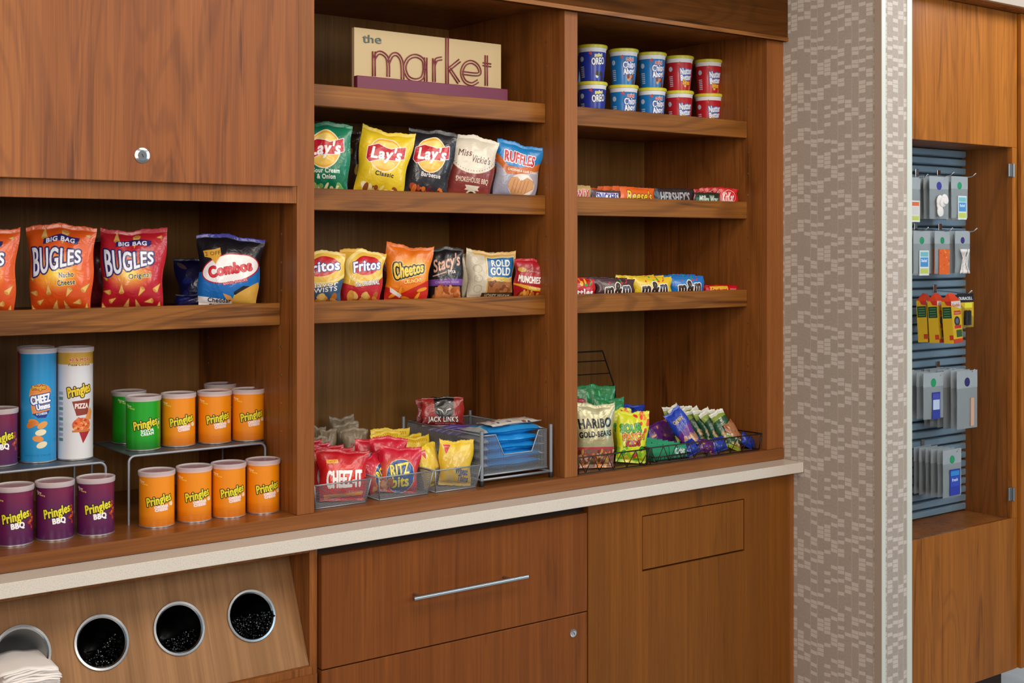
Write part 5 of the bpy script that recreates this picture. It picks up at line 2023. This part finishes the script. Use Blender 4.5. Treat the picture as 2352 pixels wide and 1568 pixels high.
# gum packs: rows of flat boxes standing in the low tray
mgu = printed('print_gum', a_gum, .3)
gum0 = None
n = 0
for r_ in range(7):
    for c_ in range(2):
        w2, d2, h2 = 0.064, 0.010, 0.038
        lb = 'green chewing gum pack, front right, with readable white script' if (r_ == 0 and c_ == 1) else ('green chewing gum pack, front left of the gum tray' if r_ == 0 else 'green chewing gum pack, %s column, row %s from the front' % (('left', 'right')[c_], ('', 'two', 'three', 'four', 'five', 'six', 'seven')[r_]))
        if gum0 is None or (r_ == 0 and c_ == 1):
            keep_g = gum0
            mb = MB()
            b = 0
            mb.box(-w2 / 2, w2 / 2, -d2, d2, 0, h2)
            for k, f in enumerate(mb.f):
                if k == 2 and c_ == 1:
                    mb.uv[k] = [(0, 0), (1, 0), (1, 1), (0, 1)]
                else:
                    mb.uv[k] = [(0.02, 0.02), (0.2, 0.02), (0.2, 0.95), (0.02, 0.95)]
            me = mb.build('gum_pack', mgu, None, False, False, True)
            gum0 = me
        o = bpy.data.objects.new('gum_pack', gum0)
        if r_ == 0 and c_ == 1:
            gum0 = keep_g
        COL.objects.link(o)
        o.location = (2.5335 + c_ * 0.0665, YT + 0.034 + r_ * 0.0235, FL + 0.0025)
        o.rotation_euler = (math.radians(-10), 0, rg.uniform(-.03, .03))
        tag(o, lb, 'gum', 'green gum packs')

gb = 'granola and fruit bars in the right wire tray'
mna = printed('print_granola', a_nature)
mbr = printed('print_blue_chewy', a_bluebar)
mpu = printed('print_purple_fruit', a_plain, base='5A2070', spots=['7A3A90', 'B0603C', 'C88A5A', '3A1450'], A=1.2, n=18)
nat = None
for k in range(7):
    lb = ('green granola bar, nearest and rightmost of the leaning row', 'green granola bar, second from the right in the leaning row', 'green granola bar, third from the right in the leaning row', 'green granola bar in the middle of the leaning row',
          'green granola bar, third from the left in the leaning row', 'green granola bar, second from the left in the leaning row', 'green granola bar, rearmost and leftmost of the leaning row')[k]
    bag('granola_bar', lb, 'snack bar', 1684, 1724, 950, 2.672 + k * .029, ZW, mna, None, .020, -10, 26, -17 - (k % 2) * 3, gb, nu=12, nv=18, w=.048, h=.118).location.x = 2.862 - .004 * k
bag('granola_bar', 'royal blue snack bar leaning left in front of the granola bars', 'snack bar', 1580, 1620, 938, 2.70, ZW, mbr, None, .026, -14, 20, -30, gb, w=.058, h=.135)
bag('granola_bar', 'purple fruit bar lying behind the blue one', 'snack bar', 1496, 1557, 962, 2.80, ZW, mpu, None, .026, 0, 16, -12, gb, w=.10, h=.075)
bag('granola_bar', 'purple fruit bar low behind the gum packs', 'snack bar', 1494, 1556, 985, 2.845, ZW, mpu, None, .026, 0, 24, 10, gb, w=.09, h=.055)
bag('granola_bar', 'tan and red bar low at the right end of the wire tray', 'snack bar', 1726, 1748, 975, 2.660, ZW, printed('print_tan_bar', a_plain, base='A87048', spots=['C89068', '8C5638', 'E0C0A0', 'A03028'], A=1.2, n=16), None, .018, 0, 24, -24, gb, w=.04, h=.085).location.x = 2.893
for k, (x, cc, lb) in enumerate(((2.63, 'b', 'blue wrapped bar at the left front of the right wire tray'), (2.69, 'p', 'purple wrapped bar at the front of the right wire tray'), (2.745, 'b', 'blue wrapped bar in the middle front of the right wire tray'),
                                 (2.80, 'g', 'tan and green wrapped bar at the front of the right wire tray'), (2.86, 'b', 'blue wrapped bar at the right front of the right wire tray'))):
    mm = {'b': mbb, 'p': mpu, 'g': mna}[cc]
    o = thing('granola_bar', lb, 'snack bar', (x + .03, YT + .030, ZW), (0, 0, 0), gb)
    o.rotation_euler = Euler((math.radians(-24), math.radians((-20, 14, -10, 22, 30)[k]), math.radians(-6)), 'XYZ')
    _ph[0] += 1.3
    for nm, me in bag_meshes(.058, .042, .022, mm, mm, _ph[0], .06, .06, 14, 10, crumple=1.2):
        put(nm, me, o)


# ------------------------------------------------------------------ hanging packs in the slatwall case
YS = 2.6165


def hook(label, px, py):
    """chrome peg: tip given in the photo, running back to the slatwall"""
    q = gy(px, py, 2.475)
    o = thing('display_hook', label, 'hook', (q.x, YS, q.z), (0, 0, 0), 'chrome display hooks')
    pts = [(q.x, YS + .0, q.z + .004), (q.x, YS - .06, q.z + .001), (q.x, 2.50, q.z - .004), (q.x, 2.487, q.z - .003), (q.x, 2.475, q.z + .006)]
    MB().tube(pts, .0019, 8).build('peg', M['chrome'], o, True)
    b_ = bx('bracket', q.x - .009, q.x + .009, YS - .004, YS - .0003, q.z - .004, q.z + .024, M['steel'], o, .0006)
    MB().lathe([(.0004, -.0026), (.0022, -.0018), (.0028, 0), (.0022, .0018), (.0004, .0026)], 10, Matrix.Translation(pts[-1])).build('peg_tip', M['chrome'], o, True)
    return q


def pack(label, x, y, z, w, h, ins, cat='travel pack', yaw=0, bead='1E8A5A', head=.3, fill=None, pouch=None):
    """hang card: header on the peg, frosted pouch below, something inside"""
    o = thing('hanging_pack', label, cat, (x, y, z), (0, 0, yaw), 'small packs hanging on the slatwall')
    hh = h * head
    mb = MB()
    mb.box(-w / 2, w / 2, -.0006, .0006, -hh + .012, -.003)
    mb.box(-w / 2, w / 2, -.0006, .0006, -.003, .012)
    mb.build('header_card', M['card'], o, False, False)
    # round badge
    T = Matrix.Translation((0, -.0009, -hh * .45)) @ Matrix.Rotation(math.pi / 2, 4, 'X')
    if bead not in M:
        M[bead] = mat('badge_' + bead, bead, .4)
    MB().lathe([(w * .13, -.0001), (w * .13, .0003), (.0003, .0004)], 20, T).build('badge', M[bead], o, False, False)
    mb = MB()
    for sgn in (-1, 1):
        b = len(mb.v)
        for j in range(7):
            for i in range(7):
                u, v = i / 6, j / 6
                bulge = math.sin(math.pi * u) * math.sin(math.pi * v)
                mb.v.append(Vector(((u - .5) * w * .98, sgn * (.0008 + .0035 * bulge), -hh + .012 - (h - hh) * v)))
        for j in range(6):
            for i in range(6):
                a = b + j * 7 + i
                q = (a, a + 1, a + 8, a + 7)
                mb.face(q if sgn > 0 else q[::-1])
    mb.build('pouch', pouch or M['pouch'], o, True, False)
    if ins:
        col, iw, ih, ix, iz = ins
        if isinstance(col, str):
            if col not in M:
                M[col] = mat('insert_' + col, col, .4)
            col = M[col]
        mb = MB()
        mb.box(ix - iw / 2, ix + iw / 2, -.0062, -.0048, iz - ih, iz)
        for k in range(len(mb.uv)):
            mb.uv[k] = [(.02, .02)] * 4
        mb.uv[2] = [(0, 0), (1, 0), (1, 1), (0, 1)]
        mb.build('insert', col, o, False, False)
    return o


def a_insert(bg, top, mid, txt=None):
    c = Cv(1.6, bg)
    c.rect(.08, 1.2, .92, 1.5, top)
    c.rect(.08, .55, .92, 1.15, mid)
    c.rect(.08, .12, .92, .45, 'C8D060' if bg[0] == 'E' else bg)
    if txt:
        c.text(txt, .5, .95, .18, 'F4F8FF', bold=.01, maxw=.6)
    return c


ib = printed('print_insert_blue', a_insert, .4, bg='E4E8E8', top='7AC0C8', mid='4A90CC', txt='Relief')
iw_ = printed('print_insert_white', a_insert, .4, bg='E8E4E0', top='D86A3C', mid='DCD8D4')
iv = printed('print_insert_navy', a_insert, .4, bg='2A3A9C', top='4A4AB0', mid='C8D4F0')
icb = printed('print_insert_cobalt', a_insert, .4, bg='2038A8', top='2A90D8', mid='2A50C0', txt='fresh')
ior = printed('print_insert_orange', a_plain, .4, base='E0601C', spots=['E88A20', 'D04018', 'F0A030'], A=1.6, n=12)


def pack_at(label, xl, xr, yt, yb, Y, **kw):
    a, b = gy(xl, yt, Y), gy(xr, yb, Y)
    return pack(label, (a.x + b.x) / 2, Y, a.z - .012, b.x - a.x, a.z - b.z, **kw)


rows = [((2130, 405), (2190, 400), (2240, 403)), ((2131, 527), (2187, 528), (2243, 529))]
for r_, row in enumerate(rows):
    for c_, (px, py) in enumerate(row):
        hook('chrome peg hook, %s of the %s row of packs' % (('left one', 'middle one', 'right one')[c_], ('top', 'second')[r_]), px, py)
hook('chrome peg hook holding the yellow camera boxes and battery card', 2231, 672)
hook('chrome peg hook of the fourth row, left side', 2165, 862)
hook('chrome peg hook of the fourth row, right side', 2238, 853)
hook('chrome peg hook of the lowest row', 2203, 1037)
PK = []
PK.append(pack_at('grey hanging pack with white and orange card, top row left', 2062, 2113, 405, 497, 2.505, ins=(iw_, .055, .068, .02, -.062)))
PK.append(pack_at('grey hanging pack with white cotton pads, top row middle', 2134, 2178, 404, 503, 2.505, ins=None, bead='3A3C94'))
x_, y_, z_ = PK[-1].location
cp = thing('cotton_pads', 'bunch of white cotton pads inside the top middle hanging pack', 'cotton pads', (x_, y_ - .008, z_ - .085))
for k in range(6):
    r2 = random.Random(k)
    T = Matrix.Translation((r2.uniform(-.014, .018), -.002 * (k % 3), r2.uniform(-.022, .026))) @ Matrix.Rotation(math.pi / 2 + r2.uniform(-.2, .2), 4, 'X')
    MB().lathe([(.0004, -.002), (.015, -.002), (.018, 0), (.015, .002), (.0004, .0025)], 18, T).build('pad', M['paper'], cp, True, False)
PK.append(pack_at('grey hanging pack with blue and white card, top row right', 2184, 2222, 404, 501, 2.505, ins=(ib, .048, .078, .008, -.052)))
PK.append(pack_at('grey hanging pack with blue and white card, second row left', 2097, 2136, 530, 628, 2.505, ins=(ib, .050, .080, .005, -.050)))
PK.append(pack_at('grey hanging pack with orange sachet, second row middle', 2146, 2181, 530, 628, 2.505, ins=(ior, .056, .082, .004, -.047)))
PK.append(pack_at('grey hanging pack with white cotton swabs, second row right', 2193, 2227, 530, 627, 2.505, ins=None, bead='3A2C74'))
x_, y_, z_ = PK[-1].location
sw = thing('cotton_swabs', 'white cotton swabs inside the right pack of the second row', 'cotton swabs', (x_, y_ - .008, z_ - .088))
for k in range(16):
    r2 = random.Random(k + 40)
    a, b = r2.uniform(-.028, .028), r2.uniform(-.028, .028)
    t0, t1 = Vector((a, -.001 - .001 * (k % 3), -.040)), Vector((b, -.001 - .001 * (k % 3), .040))
    d_ = (t1 - t0)
    MB().tube([t0, t0 + d_ * .05, t0 + d_ * .12, t0 + d_ * .14, t0 + d_ * .86, t0 + d_ * .88, t0 + d_ * .95, t1], [.0012, .0028, .0026, .0011, .0011, .0026, .0028, .0012], 7).build('swab', M['paper'], sw, True, False)
# further packs hanging behind on the same pegs
for i, src in enumerate(PK):
    for k in (1, 2):
        c_ = clone(src, src.location + Vector((0, .022 * k, 0)), None, src['label'].replace('grey hanging pack', 'grey hanging pack behind the front one' if k == 1 else 'rearmost grey hanging pack'))
# fourth row fans and the lowest row
fans = [(2120, 2166, 858, 958, iv, 'navy and white card, fourth row left', 5, .026, '1E9A62', (.042, .085, .008, -.050)),
        (2197, 2244, 853, 980, None, 'pale bandage strip, fourth row right', 6, .024, '2A2464', None),
        (2165, 2207, 1035, 1136, icb, 'cobalt blue card, lowest row', 6, .021, '1E9A62', (.055, .084, .008, -.052))]
M['bandage'] = mat('bandage_strip', 'D9A98C', .5)
for xl, xr, yt, yb, mm, lb, n, dy, bead, ins in fans:
    o = pack_at('grey hanging pack with ' + lb + ', front one', xl, xr, yt, yb, 2.485, ins=((mm,) + ins) if mm else (M['bandage'], .018, .092, .022, -.078), bead=bead)
    for k in range(1, n):
        ordn = ('', 'second', 'third', 'fourth', 'fifth', 'sixth')[k]
        clone(o, o.location + Vector((-.002 * k, dy * k * (.125 / (dy * (n - 1))) if dy * (n - 1) > .125 else dy * k, 0)), (0, 0, .05 * (k % 2)), 'grey hanging pack with ' + lb + ', ' + ordn + ' from the front')


# disposable camera boxes
def a_cam():
    c = Cv(2.6, 'E0B41C')
    c.poly([(0, 2.6), (1, 2.6), (1, 2.1), (0, 2.35)], 'E8E0D0')
    c.text('Kodak', .5, 2.36, .2, 'C82828', bold=.01, maxw=.8)
    c.rect(.2, 1.75, .95, 2.0, 'C8341C')
    c.text('FunSaver', .57, 1.87, .12, 'F8E8C0', maxw=.6)
    c.ell(.5, 1.35, .3, .3, '1C1C20')
    c.ell(.5, 1.35, .18, .18, '5A6A80')
    c.rect(.2, .9, .9, 1.1, 'C82C20')
    c.rect(.35, .35, .95, .8, '1E5A2C')
    c.rect(0, 0, 1, .25, 'D83C1C')
    return c


def a_camside():
    c = Cv(2.6, 'DDB01A')
    c.rect(.05, 1.55, .95, 2.25, '184A22')
    for k in range(4):
        c.rect(.18, 1.65 + k * .15, .82, 1.69 + k * .15, '6A9A70')
    c.poly([(.3, 2.6), (1, 2.6), (1, 2.3), (.5, 2.35)], 'D0301C')
    c.rect(.6, .2, 1, .5, 'C83820')
    return c


mcf, mcs = printed('print_camera_front', a_cam), printed('print_camera_side', a_camside)
cam0 = None
for k, (pxm, Y, lb) in enumerate(((2183, 2.482, 'yellow disposable camera box, rightmost and nearest of three'), (2150, 2.525, 'yellow disposable camera box, middle of three'), (2124, 2.565, 'yellow disposable camera box, leftmost of three'))):
    q = gy(pxm, 683, Y)
    qb = gy(pxm, 787, Y)
    if cam0 is None:
        hh = q.z - qb.z
        o = thing('camera_box', lb, 'camera box', (q.x, Y, q.z), (0, 0, 0), 'yellow camera boxes')
        mb = MB()
        w2, d2 = .042, .016
        mb.box(-w2, w2, -d2, d2, -hh, -.012)
        for i in range(6):
            mb.uv[i] = [(0, 0), (1, 0), (1, 1), (0, 1)]
        mb.mi = [0, 0, 0, 1, 0, 1]
        mb.mi[3], mb.mi[5] = 1, 1
        # uv order of faces: bottom, top, front, right, back, left
        bxo = mb.build('box_body', [mcf, mcs], o, False, False)
        mb = MB()
        mb.v = [Vector(p) for p in ((-w2, -d2, -.012), (w2, -d2, -.012), (w2, d2, -.012), (-w2, d2, -.012), (-w2 * .5, 0, .014), (w2 * .5, 0, .014))]
        for f in ((0, 1, 5, 4), (2, 3, 4, 5), (1, 2, 5), (3, 0, 4)):
            mb.face(f, [(.1, .02)] * len(f))
        mb.build('folded_top', mat('camera_box_red', 'D8401C', .4), o, False, False)
        cam0 = o
        o.rotation_euler = (math.radians(-4), 0, math.radians(14))
    else:
        o = clone(cam0, Vector((q.x, Y, q.z)), (math.radians(-4), math.radians(2 * k), math.radians(14 + 2 * k)), lb)
# battery card
def a_batt():
    c = Cv(1.7, 'D8A81C')
    c.rect(0, 1.25, 1, 1.7, '16161A')
    c.text('DURACELL', .5, 1.45, .14, 'F0F0F0', bold=.012, maxw=.86)
    c.rect(.45, .98, .9, 1.22, 'E8E030')
    c.poly([(.1, 1.25), (.5, .9), (1, .5), (1, 0), (0, 0), (0, 1.25)], '1C1C20', alpha=.25)
    c.rect(.38, .12, .5, .8, '8C6A48')
    c.rect(.55, .12, .67, .8, '8C6A48')
    c.rect(.38, .12, .5, .5, '202024')
    c.rect(.55, .12, .67, .5, '202024')
    return c


a_, b_ = gy(2188, 674, 2.50), gy(2225, 750, 2.50)
bt = thing('battery_card', 'black and gold battery card hanging beside the yellow camera boxes', 'battery pack', ((a_.x + b_.x) / 2 + .006, 2.487, a_.z), (0, 0, 0))
w2, hh = (b_.x - a_.x) / 2, a_.z - b_.z
mb = MB()
mb.box(-w2, w2, -.0008, .0008, -hh, 0)
for i in range(6):
    mb.uv[i] = [(0, 0), (1, 0), (1, 1), (0, 1)]
mb.build('backing_card', printed('print_battery', a_batt), bt, False, False)
mcell = mat('battery_copper', 'A87040', .3, .8)
for k in (-1, 1):
    MB().lathe([(.0004, -.001), (.0015, 0), (.0068, 0), (.0068, .030), (.0068, .047), (.002, .047), (.002, .049), (.0004, .049)], 16, Matrix.Translation((.002 + k * .0075, -.008, -hh + .008))).build('battery', M['rubber'] if k else mcell, bt, 'auto', False)
# small dark wire piece on the recess floor
tr_ = thing('wire_holder', 'small dark wire holder on the recess floor behind the glass', 'holder', (3.30, 2.50, ZG0))
a_ = gy(2092, 1208, 2.56)
MB().tube([(3.24, 2.60, ZG0 + .03), (3.36, 2.56, ZG0 + .028), (3.44, 2.49, ZG0 + .003), (3.24, 2.49, ZG0 + .003), (3.24, 2.60, ZG0 + .03)], .0024, 8).build('frame_wire', M['wire_dark'], tr_, True)
for k in range(4):
    MB().tube([(3.27 + k * .03, 2.592 - k * .01, ZG0 + .029), (3.28 + k * .035, 2.49, ZG0 + .003)], .0014, 6).build('cross_wire', M['wire_dark'], tr_, True)
